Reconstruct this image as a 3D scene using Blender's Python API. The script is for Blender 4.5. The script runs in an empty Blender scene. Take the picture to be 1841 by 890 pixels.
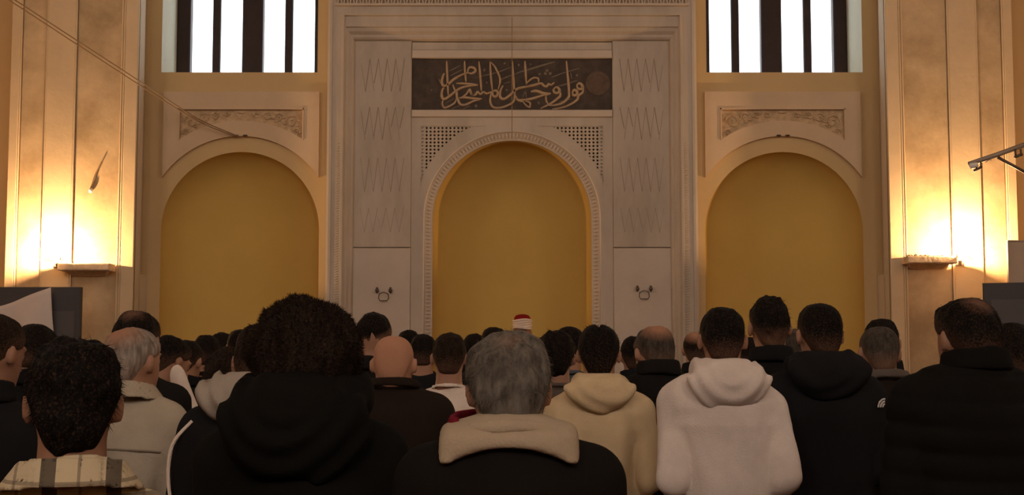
import bpy, math, random
import numpy as np
from mathutils import Vector, Matrix

random.seed(7); np.random.seed(7)
scene = bpy.context.scene
COL = scene.collection

# ------------------------------------------------------------------ camera
F_PX, W_PX, H_PX, HORIZON = 2400.0, 1841.0, 890.0, 640.0
CAM_Z = 1.65
PITCH = math.atan((HORIZON - H_PX / 2) / F_PX)
cam_d = bpy.data.cameras.new('camera')
cam_d.sensor_fit = 'HORIZONTAL'; cam_d.sensor_width = 36.0
cam_d.lens = 36.0 * F_PX / W_PX
cam_d.clip_end = 200
cam = bpy.data.objects.new('camera', cam_d); COL.objects.link(cam)
cam.location = (0, 0, CAM_Z); cam.rotation_euler = (math.pi / 2 + PITCH, 0, 0)
scene.camera = cam

# ------------------------------------------------------------------ world, lights, exposure
world = bpy.data.worlds.new('overcast_sky'); scene.world = world; world.use_nodes = True
bg = world.node_tree.nodes['Background']
bg.inputs[0].default_value = (0.86, 0.93, 1.0, 1); bg.inputs[1].default_value = 4.0

def area(name, loc, target, size, energy, color):
    d = bpy.data.lights.new(name, 'AREA'); d.shape = 'RECTANGLE'; d.size, d.size_y = size
    d.energy = energy; d.color = color
    o = bpy.data.objects.new(name, d); COL.objects.link(o); o.location = loc
    o.rotation_euler = (Vector(target) - Vector(loc)).to_track_quat('-Z', 'Y').to_euler()
    return o
# added fill lamps at assumed, unseen windows of the entrance and side walls
for k, x in enumerate((-4.2, 0.0, 4.2)):
    area('entrance_fill', (x, -5.85, 6.6), (x * .3, 12, 2.6), (1.7, 2.8), 130, (1.0, 0.79, 0.60))
for sx in (-1, 1):
    area('side_wall_fill', (sx * 6.9, 7.0, 6.8), (0, 15.0, 2.2), (1.7, 2.4), 72, (1.0, 0.79, 0.58))

vs = scene.view_settings
vs.view_transform = 'Standard'; vs.look = 'None'; vs.gamma = 1.0; vs.use_curve_mapping = False
vs.exposure = 0.0

# ------------------------------------------------------------------ helpers
def ray(px, py):
    u = (px - W_PX / 2) / F_PX; v = (H_PX / 2 - py) / F_PX
    return Vector((u, math.cos(PITCH) - v * math.sin(PITCH), math.sin(PITCH) + v * math.cos(PITCH)))
def P(px, py, Y):
    r = ray(px, py); k = Y / r.y
    return Vector((r.x * k, Y, CAM_Z + r.z * k))
def Zp(py, Y=15.0): return P(W_PX / 2, py, Y).z
def Xp(half_px, py=300, Y=15.0): return P(W_PX / 2 + half_px, py, Y).x

MATS = {}
def mat(name, color, rough=0.85, var=0.0, vscale=3.0, bump=0.0, bscale=40.0, metal=0.0, stain=None, spec=0.3, stretch=None):
    if name in MATS: return MATS[name]
    m = bpy.data.materials.new(name); m.use_nodes = True
    nt = m.node_tree; N = nt.nodes; L = nt.links
    b = N['Principled BSDF']
    b.inputs['Base Color'].default_value = (*color, 1); b.inputs['Roughness'].default_value = rough
    b.inputs['Metallic'].default_value = metal; b.inputs['Specular IOR Level'].default_value = spec
    tc = N.new('ShaderNodeTexCoord'); src = tc.outputs['Object']
    if stretch:
        mp = N.new('ShaderNodeMapping'); mp.inputs['Scale'].default_value = stretch
        L.new(src, mp.inputs['Vector']); src = mp.outputs['Vector']
    if var > 0:
        nz = N.new('ShaderNodeTexNoise'); nz.inputs['Scale'].default_value = vscale; nz.inputs['Detail'].default_value = 6
        nz.inputs['Roughness'].default_value = 0.65
        L.new(src, nz.inputs['Vector'])
        cr = N.new('ShaderNodeValToRGB')
        cr.color_ramp.elements[0].position = 0.32; cr.color_ramp.elements[1].position = 0.68
        dk = stain if stain else tuple(c * (1 - var) for c in color)
        cr.color_ramp.elements[0].color = (*dk, 1)
        cr.color_ramp.elements[1].color = (*[min(1, c * (1 + var * .5)) for c in color], 1)
        L.new(nz.outputs['Fac'], cr.inputs['Fac']); L.new(cr.outputs['Color'], b.inputs['Base Color'])
    if bump > 0:
        n2 = N.new('ShaderNodeTexNoise'); n2.inputs['Scale'].default_value = bscale; n2.inputs['Detail'].default_value = 4
        L.new(src, n2.inputs['Vector'])
        bp = N.new('ShaderNodeBump'); bp.inputs['Strength'].default_value = bump; bp.inputs['Distance'].default_value = 0.01
        L.new(n2.outputs['Fac'], bp.inputs['Height']); L.new(bp.outputs['Normal'], b.inputs['Normal'])
    MATS[name] = m
    return m

def emis(name, color, strength):
    m = bpy.data.materials.new(name); m.use_nodes = True
    b = m.node_tree.nodes['Principled BSDF']
    b.inputs['Base Color'].default_value = (*color, 1)
    b.inputs['Emission Color'].default_value = (*color, 1); b.inputs['Emission Strength'].default_value = strength
    return m

def new_mesh(name, verts, faces, smooth=False):
    me = bpy.data.meshes.new(name)
    me.from_pydata([tuple(map(float, v)) for v in verts] if not isinstance(verts, np.ndarray) else verts.tolist(), [],
                   faces if not isinstance(faces, np.ndarray) else faces.tolist())
    if smooth: me.polygons.foreach_set('use_smooth', [True] * len(me.polygons))
    me.update()
    return me
def link(name, me, m=None, parent=None, loc=None):
    o = bpy.data.objects.new(name, me); COL.objects.link(o)
    if m and me and len(me.materials) == 0: me.materials.append(m)
    if parent: o.parent = parent
    if loc is not None: o.location = loc
    return o
def tag(o, label=None, cat=None, group=None, kind=None):
    if label: o['label'] = label
    if cat: o['category'] = cat
    if group: o['group'] = group
    if kind: o['kind'] = kind
    return o
def empty(name, loc=(0, 0, 0), label=None, cat=None, group=None, kind=None):
    o = bpy.data.objects.new(name, None); COL.objects.link(o); o.location = loc; o.empty_display_size = .1
    return tag(o, label, cat, group, kind)

class MB:
    def __init__(s): s.v = []; s.f = []
    def add(s, vs_, fs):
        n = len(s.v); s.v += [tuple(v) for v in vs_]; s.f += [tuple(i + n for i in f) for f in fs]
    def box(s, x0, x1, y0, y1, z0, z1):
        if x0 > x1: x0, x1 = x1, x0
        v = [(x, y, z) for x in (x0, x1) for y in (y0, y1) for z in (z0, z1)]
        s.add(v, [(0, 1, 3, 2), (4, 6, 7, 5), (0, 4, 5, 1), (2, 3, 7, 6), (0, 2, 6, 4), (1, 5, 7, 3)])
    def quad(s, a, b, c, d): s.add([a, b, c, d], [(0, 1, 2, 3)])
    def bbox_bevel(s, x0, x1, y0, y1, z0, z1, b):
        # box facing -Y with bevelled front edge
        if x0 > x1: x0, x1 = x1, x0
        v = [(x0, y1, z0), (x1, y1, z0), (x1, y1, z1), (x0, y1, z1),
             (x0, y0 + b, z0), (x1, y0 + b, z0), (x1, y0 + b, z1), (x0, y0 + b, z1),
             (x0 + b, y0, z0 + b), (x1 - b, y0, z0 + b), (x1 - b, y0, z1 - b), (x0 + b, y0, z1 - b)]
        f = [(3, 2, 1, 0), (8, 9, 10, 11)]
        for i in range(4):
            j = (i + 1) % 4
            f.append((i, j, 4 + j, 4 + i)); f.append((4 + i, 4 + j, 8 + j, 8 + i))
        s.add(v, f)
    def tube(s, pts, r, n=6, caps=True):
        pts = [Vector(p) for p in pts]; rs = r if isinstance(r, (list, tuple)) else [r] * len(pts)
        base = len(s.v); up = Vector((0.13, 0.31, 0.94))
        for i, p in enumerate(pts):
            t = (pts[min(i + 1, len(pts) - 1)] - pts[max(i - 1, 0)]).normalized()
            a = t.cross(up)
            if a.length < 1e-3: a = t.cross(Vector((1, 0, 0)))
            a.normalize(); b = t.cross(a)
            for k in range(n):
                q = 2 * math.pi * k / n
                s.v.append(tuple(p + (a * math.cos(q) + b * math.sin(q)) * rs[i]))
        for i in range(len(pts) - 1):
            for k in range(n):
                k2 = (k + 1) % n
                s.f.append((base + i * n + k, base + i * n + k2, base + (i + 1) * n + k2, base + (i + 1) * n + k))
        if caps:
            s.f.append(tuple(base + k for k in range(n))[::-1])
            s.f.append(tuple(base + (len(pts) - 1) * n + k for k in range(n)))
    def lathe(s, prof, n=20, c=(0, 0, 0)):
        base = len(s.v)
        for r, z in prof:
            for k in range(n):
                a = 2 * math.pi * k / n
                s.v.append((c[0] + r * math.cos(a), c[1] + r * math.sin(a), c[2] + z))
        for i in range(len(prof) - 1):
            for k in range(n):
                k2 = (k + 1) % n
                s.f.append((base + i * n + k, base + i * n + k2, base + (i + 1) * n + k2, base + (i + 1) * n + k))
    def ball(s, c, r, nu=8, nv=5):
        r = r if isinstance(r, (tuple, list)) else (r, r, r)
        base = len(s.v)
        for i in range(nv + 1):
            ph = -math.pi / 2 + math.pi * i / nv
            for k in range(nu):
                a = 2 * math.pi * k / nu
                s.v.append((c[0] + r[0] * math.cos(ph) * math.cos(a), c[1] + r[1] * math.cos(ph) * math.sin(a), c[2] + r[2] * math.sin(ph)))
        for i in range(nv):
            for k in range(nu):
                k2 = (k + 1) % nu
                s.f.append((base + i * nu + k, base + i * nu + k2, base + (i + 1) * nu + k2, base + (i + 1) * nu + k))
    def plate(s, xs, lo, hi, yf, yb):
        # plate whose lower/upper edges are functions of x; front at yf, back at yb
        n = len(xs); base = len(s.v)
        for x in xs:
            a, b = lo(x), hi(x)
            s.v += [(x, yf, a), (x, yf, b), (x, yb, a), (x, yb, b)]
        for i in range(n - 1):
            p = base + 4 * i; q = p + 4
            s.f += [(p, q, q + 1, p + 1), (p + 2, q + 2, q, p), (p + 1, q + 1, q + 3, p + 3)]
        p = base; s.f.append((p, p + 1, p + 3, p + 2)); p = base + 4 * (n - 1); s.f.append((p, p + 2, p + 3, p + 1))
    def mesh(s, name, smooth=False): return new_mesh(name, s.v, s.f, smooth)
    def build(s, name, m, parent=None, smooth=False): return link(name, s.mesh(name, smooth), m, parent)

def lin(a, b, n): return [a + (b - a) * i / (n - 1) for i in range(n)]
def catmull(pts, sub=6):
    pts = [Vector(p) for p in pts]
    if len(pts) < 3: return [pts[0].lerp(pts[-1], i / sub) for i in range(sub + 1)]
    out = []
    for i in range(len(pts) - 1):
        p0 = pts[max(i - 1, 0)]; p1 = pts[i]; p2 = pts[i + 1]; p3 = pts[min(i + 2, len(pts) - 1)]
        for k in range(sub):
            t = k / sub
            out.append(0.5 * ((2 * p1) + (p2 - p0) * t + (2 * p0 - 5 * p1 + 4 * p2 - p3) * t * t + (3 * p1 - p0 - 3 * p2 + p3) * t ** 3))
    out.append(pts[-1]); return out

# ------------------------------------------------------------------ materials of the building
M_WALL = mat('ochre_wall_paint', (0.60, 0.42, 0.21), .9, .07, 1.2, .08, 60)
M_NICHE = mat('yellow_niche_paint', (0.62, 0.40, 0.105), .9, .06, 1.5, .06, 60)
M_PINK = mat('pale_plaster', (0.62, 0.455, 0.30), .9, .08, 2.0, .12, 40)
M_CARVE = mat('carved_plaster', (0.57, 0.40, 0.24), .9, .25, 18, .3, 60)
M_MARBLE = mat('grey_marble', (0.49, 0.405, 0.325), .6, .16, 1.6, .06, 30, stain=(0.40, 0.33, 0.26), stretch=(1.6, 1, .5))
M_MARBLE2 = mat('light_marble', (0.53, 0.435, 0.35), .55, .10, 2.2, .05, 30)
M_GROOVE = mat('incised_line', (0.24, 0.18, 0.13), .9)
M_SLATE = mat('dark_painted_slab', (0.075, 0.052, 0.038), .7, .35, 9, .25, 50)
M_LETTER = mat('faded_gilt_lettering', (0.42, 0.285, 0.175), .6, .18, 25, .1, 60)
M_LETTER2 = mat('worn_grey_lettering', (0.20, 0.155, 0.12), .7, .2, 25)
M_PIER = mat('old_pier_plaster', (0.58, 0.43, 0.265), .9, .20, 1.7, .45, 8, stain=(0.36, 0.25, 0.14))
M_PIER2 = mat('pier_strip_plaster', (0.64, 0.485, 0.31), .9, .10, 2.5, .3, 12)
M_REVEAL = mat('daylit_window_reveal', (0.62, 0.58, 0.46), .9, .05, 3)  # window daylight put into the pale colour of the plaster
M_WOOD = mat('dark_window_wood', (0.035, 0.016, 0.012), .6, .3, 6, .1, 30)
M_FLOOR = mat('prayer_carpet', (0.10, 0.03, 0.025), .98, .3, 3, .2, 120)
M_CEIL = mat('ceiling_plaster', (0.45, 0.36, 0.26), .95)
M_STONE = mat('shelf_stone', (0.62, 0.47, 0.33), .9, .25, 12, .6, 25)
M_METAL = mat('dull_dark_steel', (0.12, 0.09, 0.075), .45, metal=.6)
M_STEEL = mat('pale_steel', (0.55, 0.48, 0.42), .35, metal=.7)
M_LAMPW = mat('white_enamel', (0.75, 0.72, 0.68), .4)
M_BOARD = mat('charcoal_board', (0.060, 0.055, 0.060), .6, .1, 2)
M_BOARD2 = mat('charcoal_board_face', (0.085, 0.075, 0.078), .55, .08, 2)
M_CABLE = mat('cable_sheath', (0.26, 0.17, 0.10), .8)

YW = 15.0                      # face of the qibla wall
# ------------------------------------------------------------------ room shell
def struct(name, mb, m, parent=None):
    o = mb.build(name, m, parent); o['kind'] = 'structure'; return o
RX, RB, CEIL = 7.0, -6.0, 9.0
b = MB(); b.quad((-RX, RB, 0), (RX, RB, 0), (RX, YW + 1.2, 0), (-RX, YW + 1.2, 0)); struct('floor', b, M_FLOOR)
b = MB(); b.box(-RX - .3, RX + .3, RB - .3, YW + .1, CEIL, CEIL + .25); struct('ceiling', b, M_CEIL)

def wall_rects(mb, a0, a1, z0, z1, holes, put):
    xs = sorted({a0, a1, *[h[0] for h in holes], *[h[1] for h in holes]})
    for i in range(len(xs) - 1):
        xa, xb = xs[i], xs[i + 1]; cuts = [(h[2], h[3]) for h in holes if h[0] <= xa + 1e-6 and h[1] >= xb - 1e-6]
        z = z0
        for c in sorted(cuts) + [(z1, z1)]:
            if c[0] > z + 1e-6: put(mb, xa, xb, z, c[0])
            z = c[1]
b = MB(); wall_rects(b, -RX, RX, 0, CEIL, [(x - .9, x + .9, 5.1, 8.1) for x in (-4.2, 0, 4.2)],
                     lambda mb, a, c, z, w: mb.box(a, c, RB - .3, RB, z, w)); struct('wall_entrance', b, M_WALL)
for sx, nm in ((-1, 'wall_left'), (1, 'wall_right')):
    b = MB(); wall_rects(b, RB, YW + .1, 0, CEIL, [(6.1, 7.9, 5.5, 8.1)],
                         lambda mb, a, c, z, w: mb.box(sx * RX, sx * (RX + .3), a, c, z, w)); struct(nm, b, M_WALL)

# ---- qibla wall
NC = Xp(487); NR = Xp(142, 413); NZ = Zp(414)
NRx = NR
WI, WO, WSILL, WTOP = Xp(349, 60), Xp(629, 60), Zp(130), 8.0
MH = Xp(327, 300)              # half width of the mihrab frame
MR = Xp(143, 394); MZ = Zp(394)
WD = 0.78                      # wall thickness seen in the window reveal
b = MB()
def rect(x0, x1, z0, z1):
    if x1 > x0 and z1 > z0: b.quad((x0, YW, z0), (x1, YW, z0), (x1, YW, z1), (x0, YW, z1))
rect(-1.2, 1.2, MZ + MR + .25, CEIL)
for s in (-1, 1):
    def rs(x0, x1, z0, z1): rect(min(s * x0, s * x1), max(s * x0, s * x1), z0, z1)
    rs(1.1, NC - NR, 0, WSILL); rs(NC + NR, RX, 0, WSILL)
    rs(1.2, WI, WSILL, CEIL); rs(WO, RX, WSILL, CEIL); rs(WI, WO, WTOP, CEIL)
    xs = [s * NC + NR * math.sin(t) for t in lin(-math.pi / 2, math.pi / 2, 49)]
    for i in range(48):
        za = NZ + math.sqrt(max(0, NR ** 2 - (xs[i] - s * NC) ** 2)); zb = NZ + math.sqrt(max(0, NR ** 2 - (xs[i + 1] - s * NC) ** 2))
        b.quad((xs[i], YW, za), (xs[i + 1], YW, zb), (xs[i + 1], YW, WSILL), (xs[i], YW, WSILL))
wall_back = struct('wall_back', b, M_WALL)
# window reveals
for s in (-1, 1):
    b = MB()
    for x in (WI, WO): b.quad((s * x, YW, WSILL), (s * x, YW + WD, WSILL), (s * x, YW + WD, WTOP), (s * x, YW, WTOP))
    b.quad((s * WI, YW, WSILL), (s * WO, YW, WSILL), (s * WO, YW + WD, WSILL), (s * WI, YW + WD, WSILL))
    b.quad((s * WI, YW, WTOP), (s * WO, YW, WTOP), (s * WO, YW + WD, WTOP), (s * WI, YW + WD, WTOP))
    b.build('window_reveal', M_REVEAL, wall_back)

def niche(name, cx, r, zs, dep, y0, m, parent, na=32, nb=25):
    v = []; f = []
    rows = [(1.0, 0.0), (1.0, zs * .5), (1.0, zs)] + [(math.cos(q), zs + r * math.sin(q)) for q in lin(0, math.pi / 2, nb)[1:]]
    for c, z in rows:
        for a in lin(0, math.pi, na + 1):
            v.append((cx - r * c * math.cos(a), y0 + dep * c * math.sin(a), z))
    for i in range(len(rows) - 1):
        for k in range(na):
            p = i * (na + 1) + k; f.append((p, p + 1, p + na + 2, p + na + 1))
    return link(name, new_mesh(name, v, f, True), m, parent)
for s in (-1, 1):
    niche('niche_shell', s * NC, NR, NZ, 0.50, YW, M_NICHE, wall_back)

# ---- windows
M_GLASS = bpy.data.materials.new('window_glass'); M_GLASS.use_nodes = True
nt = M_GLASS.node_tree; nt.nodes.clear()
o_ = nt.nodes.new('ShaderNodeOutputMaterial'); mx = nt.nodes.new('ShaderNodeMixShader'); tr = nt.nodes.new('ShaderNodeBsdfTransparent'); gl = nt.nodes.new('ShaderNodeBsdfGlossy')
gl.inputs['Roughness'].default_value = .05; mx.inputs[0].default_value = .05; tr.inputs[0].default_value = (.97, .98, .97, 1)
nt.links.new(tr.outputs[0], mx.inputs[1]); nt.links.new(gl.outputs[0], mx.inputs[2]); nt.links.new(mx.outputs[0], o_.inputs[0])
YF = YW + WD - .1
def XF(px): return P(px, 60, YF).x
zb, zt = WSILL - .02 + .0, WTOP
# edges measured on the left window (pixel columns), mirrored for the right one
cols = [(322, 343), (382, 396), (436, 473), (512, 526), (566, 580)]
for wi, s in ((1, -1), (2, 1)):
    root = empty(f'window_{wi}', (0, 0, 0), kind='structure')
    tag(root, ('tall dark-framed window above the left niche' if s < 0 else 'tall dark-framed window above the right niche'))
    for k, (a, c) in enumerate(cols):
        xa, xb = XF(a), XF(c)
        if k == 0: xa = -WO
        if k == 4: xb = -WI
        if s > 0: xa, xb = -xb, -xa
        th = .10 if k in (0, 2, 4) else .06
        mb = MB(); mb.bbox_bevel(xa, xb, YF - (.02 if k in (0, 2, 4) else 0), YF + th, zb, zt, .012)
        mb.build('window_frame' if k in (0, 4) else ('meeting_stile' if k == 2 else 'mullion'), M_WOOD, root)
    for z0, z1, nm in ((zb, zb + .045, 'bottom_rail'), (zt - .1, zt, 'top_rail'), (6.9, 7.0, 'transom')):
        mb = MB(); mb.box(s * WI, s * WO, YF + .012, YF + .075, z0, z1); mb.build(nm, M_WOOD, root)
    for k in range(4):
        xa, xb = XF(cols[k][1]) - .01, XF(cols[k + 1][0]) + .01
        if s > 0: xa, xb = -xb, -xa
        mb = MB(); mb.box(xa, xb, YF + .035, YF + .041, zb + .03, zt - .08); mb.build('pane', M_GLASS, root)

# ---- plaster panels with spandrel over the side niches
def arc(cx, r, zs): return lambda x: zs + math.sqrt(max(0.0, r * r - (x - cx) ** 2))
for s, side in ((-1, 'left'), (1, 'right')):
    root = empty('arched_plaster_panel', (s * NC, YW, Zp(330)), f'pale plaster panel with carved spandrel over the {side} yellow niche', 'panel', 'plaster panels over the side niches')
    inv = lambda mb, nm, m: setattr(mb.build(nm, m, root), 'matrix_parent_inverse', Matrix.Translation((-s * NC, -YW, -Zp(330))))
    cx = s * NC; hw = Xp(140, 250); hs = Xp(112, 225); r1, r2 = NR * 170 / 142, NR * 198 / 142
    zt_, zs_, zb_ = Zp(166), Zp(196), Zp(323)
    A1 = arc(cx, r1, NZ); A2 = arc(cx, r2, NZ)
    yf, yb = YW - .045, YW + .01
    mb = MB()
    mb.plate([cx - hw, cx + hw], lambda x: zs_, lambda x: zt_, yf, yb)
    mb.plate(lin(cx - hw, cx - hs, 6), lambda x: max(zb_, A1(x)), lambda x: zs_, yf, yb)
    mb.plate(lin(cx + hs, cx + hw, 6), lambda x: max(zb_, A1(x)), lambda x: zs_, yf, yb)
    mb.plate(lin(cx - hs, cx + hs, 33), lambda x: A1(x), lambda x: min(A2(x), zs_), yf, yb)
    inv(mb, 'panel_face', M_PINK)
    # raised fillet round the spandrel
    mb = MB(); t = .014
    mb.box(cx - hs + .0, cx + hs, yf - .012, yf + .02, zs_ - t, zs_)
    for e in (-1, 1): mb.box(cx + e * hs - (t if e > 0 else 0), cx + e * hs + (0 if e > 0 else t), yf - .012, yf + .02, A2(cx + hs), zs_)
    inv(mb, 'spandrel_fillet', M_PINK)
    # sunk field and carved tendrils
    mb = MB(); mb.plate(lin(cx - hs, cx + hs, 33), lambda x: min(A2(x), zs_ - .005), lambda x: zs_, YW - .012, YW + .01)
    inv(mb, 'spandrel_field', M_CARVE)
    mb = MB(); rr = random.Random(3 + s)
    for e in (-1, 1):
        for (dx, dz, R) in ((.57, .13, .085), (.42, .085, .06), (.29, .06, .045), (.62, .25, .045), (.17, .05, .03)):
            c0 = Vector((cx + e * dx, YW - .022, zs_ - dz - .02))
            pts = [c0 + Vector((e * R * (1 - q / 14) * math.cos(q * .75), 0, R * (1 - q / 14) * math.sin(q * .75))) for q in range(12)]
            mb.tube(pts, .008, 5)
            for q in range(5):
                a = rr.random() * 6.28; mb.ball(c0 + Vector((R * math.cos(a), -.002, R * .8 * math.sin(a))), (.02, .009, .012), 6, 4)
    mb.ball((cx, YW - .02, zs_ - .04), (.05, .012, .018))
    mb_o = mb.build('carved_tendrils', M_CARVE, root); mb_o.matrix_parent_inverse = Matrix.Translation((-s * NC, -YW, -Zp(330))); mb_o['kind'] = 'stuff'
    # iron hook studs at the crown of the arch
    for e in (-1, 1):
        mb = MB(); mb.ball((cx + e * .05, YW - .05, NZ + r1 + .005), (.03, .02, .012), 6, 4); inv(mb, 'crown_stud', M_METAL)

# ------------------------------------------------------------------ mihrab
YP = 14.95
mih = empty('mihrab', (0, YP, 0), 'grey marble prayer niche with carved frame and yellow recess', 'mihrab')
def mp(mb, nm, m, parent=None, smooth=False):
    o = mb.build(nm, m, parent or mih, smooth)
    o.matrix_parent_inverse = Matrix.Translation((0, -YP, 0)); return o
ZTOPM = 6.7
prof = [(329, -170, YW), (329, -170, 14.80), (325, -165, 14.79), (321, -160, 14.79), (320, -159, 14.80), (305, 31, 14.80), (304, 32, 14.775), (300, 36, 14.775), (299, 37, 14.81),
        (297.5, 55, 14.81), (297, 56, 14.835), (293, 62, 14.85), (290, 67, 14.885), (287, 71, 14.885), (285, 74, 14.90), (283, 77, YP)]
b = MB(); n = len(prof)
for hp, py, y in prof:
    x = Xp(hp, 300); z = Zp(py)
    b.v += [(-x, y, 0), (-x, y, z), (x, y, z), (x, y, 0)]
for i in range(n - 1):
    for k in range(3): b.f.append((4 * i + k, 4 * i + k + 1, 4 * i + 5 + k, 4 * i + 4 + k))
mp(b, 'frame_moulding', M_MARBLE)
# carved rope fillet running up both jambs
b = MB()
for s in (-1, 1):
    for k in range(110):
        z = 1.2 + k * .028
        if z > Zp(265): break
        x = s * Xp(309, 300)
        b.add([(x - .03, 14.80, z), (x + .03, 14.80, z + .02), (x + .03, 14.80, z + .034), (x - .03, 14.80, z + .014), (x, 14.792, z + .017)], [(0, 1, 4), (1, 2, 4), (2, 3, 4), (3, 0, 4)])
o = mp(b, 'rope_carving', M_MARBLE); o['kind'] = 'stuff'
# top frieze: pendant chevrons, each its own piece
b = MB(); x = Xp(311, 10); b.box(-x, x, 14.79, 14.81, Zp(15), Zp(-22)); mp(b, 'frieze_ground', mat('frieze_ground_stone', (.33, .25, .17), .9))
chev = MB(); w = Xp(5.4, 10); zt0, zb0 = .055, -.055
for e in (-1, 1):
    chev.add([(0, 0, zt0), (e * w * .35, 0, zt0), (e * w, 0, zb0), (e * w * .62, 0, zb0),
              (0, .03, zt0), (e * w * .35, .03, zt0), (e * w, .03, zb0), (e * w * .62, .03, zb0), (0, 0, zt0 - .03), (0, .03, zt0 - .03)],
             [(0, 1, 2, 3, 8), (1, 5, 6, 2), (2, 6, 7, 3), (3, 7, 9, 8)])
cm = chev.mesh('chevron'); cm.materials.append(M_MARBLE2)
nch = 56
for row in range(2):
    for k in range(nch):
        o = link('chevron', cm, None, mih); xx = -Xp(305, 10) + (k + .5 * row) * 2 * Xp(305, 10) / (nch - 1)
        o.location = (xx, 14.772 - YP, Zp(9) + row * .125)
b = MB(); b.box(-Xp(313, 10), Xp(313, 10), 14.76, 14.81, Zp(19), Zp(15.5)); mp(b, 'frieze_fillet', M_MARBLE2)
b = MB()
for s in (-1, 1): b.box(s * (r_ringx := Xp(159, 394)), s * Xp(327, 300), YP + .03, YW + .02, 0, 6.6)
b.box(-Xp(170), Xp(170), YP + .09, YW + .02, MZ + Xp(176, 394), 6.6)
mp(b, 'light_seal_plate', M_MARBLE)  # added behind the panels to stop light leaking through their joints
# side panels with their carved zigzag rows
xi, xo = Xp(181, 300), Xp(284, 300)
zj = Zp(446)
for s in (-1, 1):
    b = MB(); b.bbox_bevel(s * xi, s * xo, YP - .012, YP + .06, zj + .004, Zp(76), .006)
    up = mp(b, 'side_panel', M_MARBLE)
    b = MB(); b.bbox_bevel(s * xi, s * xo, YP - .014, YP + .06, 0, zj - .004, .006)
    mp(b, 'dado_panel', M_MARBLE2)
    b = MB(); rr = random.Random(11)
    for (ya, yb_, amp) in ((106, 165, 1), (193, 252, 1), (284, 345, .7), (374, 418, .5)):
        za, zb2 = Zp(ya, YP), Zp(yb_, YP); N_ = 11
        for k in range(N_):
            x0 = s * (xi + .08 + (xo - xi - .16) * k / (N_ - 1)); x1 = s * (xi + .08 + (xo - xi - .16) * (k + 1) / (N_ - 1))
            if k == N_ - 1: continue
            top, bot = (za, zb2) if k % 2 == 0 else (zb2, za)
            if rr.random() < .25: bot = bot + (top - bot) * rr.uniform(.1, .4)
            w = .0034 * amp if k % 2 == 0 else .0018 * amp
            b.add([(x0 - w, YP - .0135, top), (x0 + w, YP - .0135, top), (x1 + w, YP - .0135, bot), (x1 - w, YP - .0135, bot)] +
                  [(x0 - w, YP - .008, top), (x0 + w, YP - .008, top), (x1 + w, YP - .008, bot), (x1 - w, YP - .008, bot)],
                  [(0, 1, 2, 3), (4, 5, 1, 0), (1, 5, 6, 2), (2, 6, 7, 3), (3, 7, 4, 0)])
    e = mp(b, 'incised_zigzag', M_GROOVE); e['kind'] = 'stuff'
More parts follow.
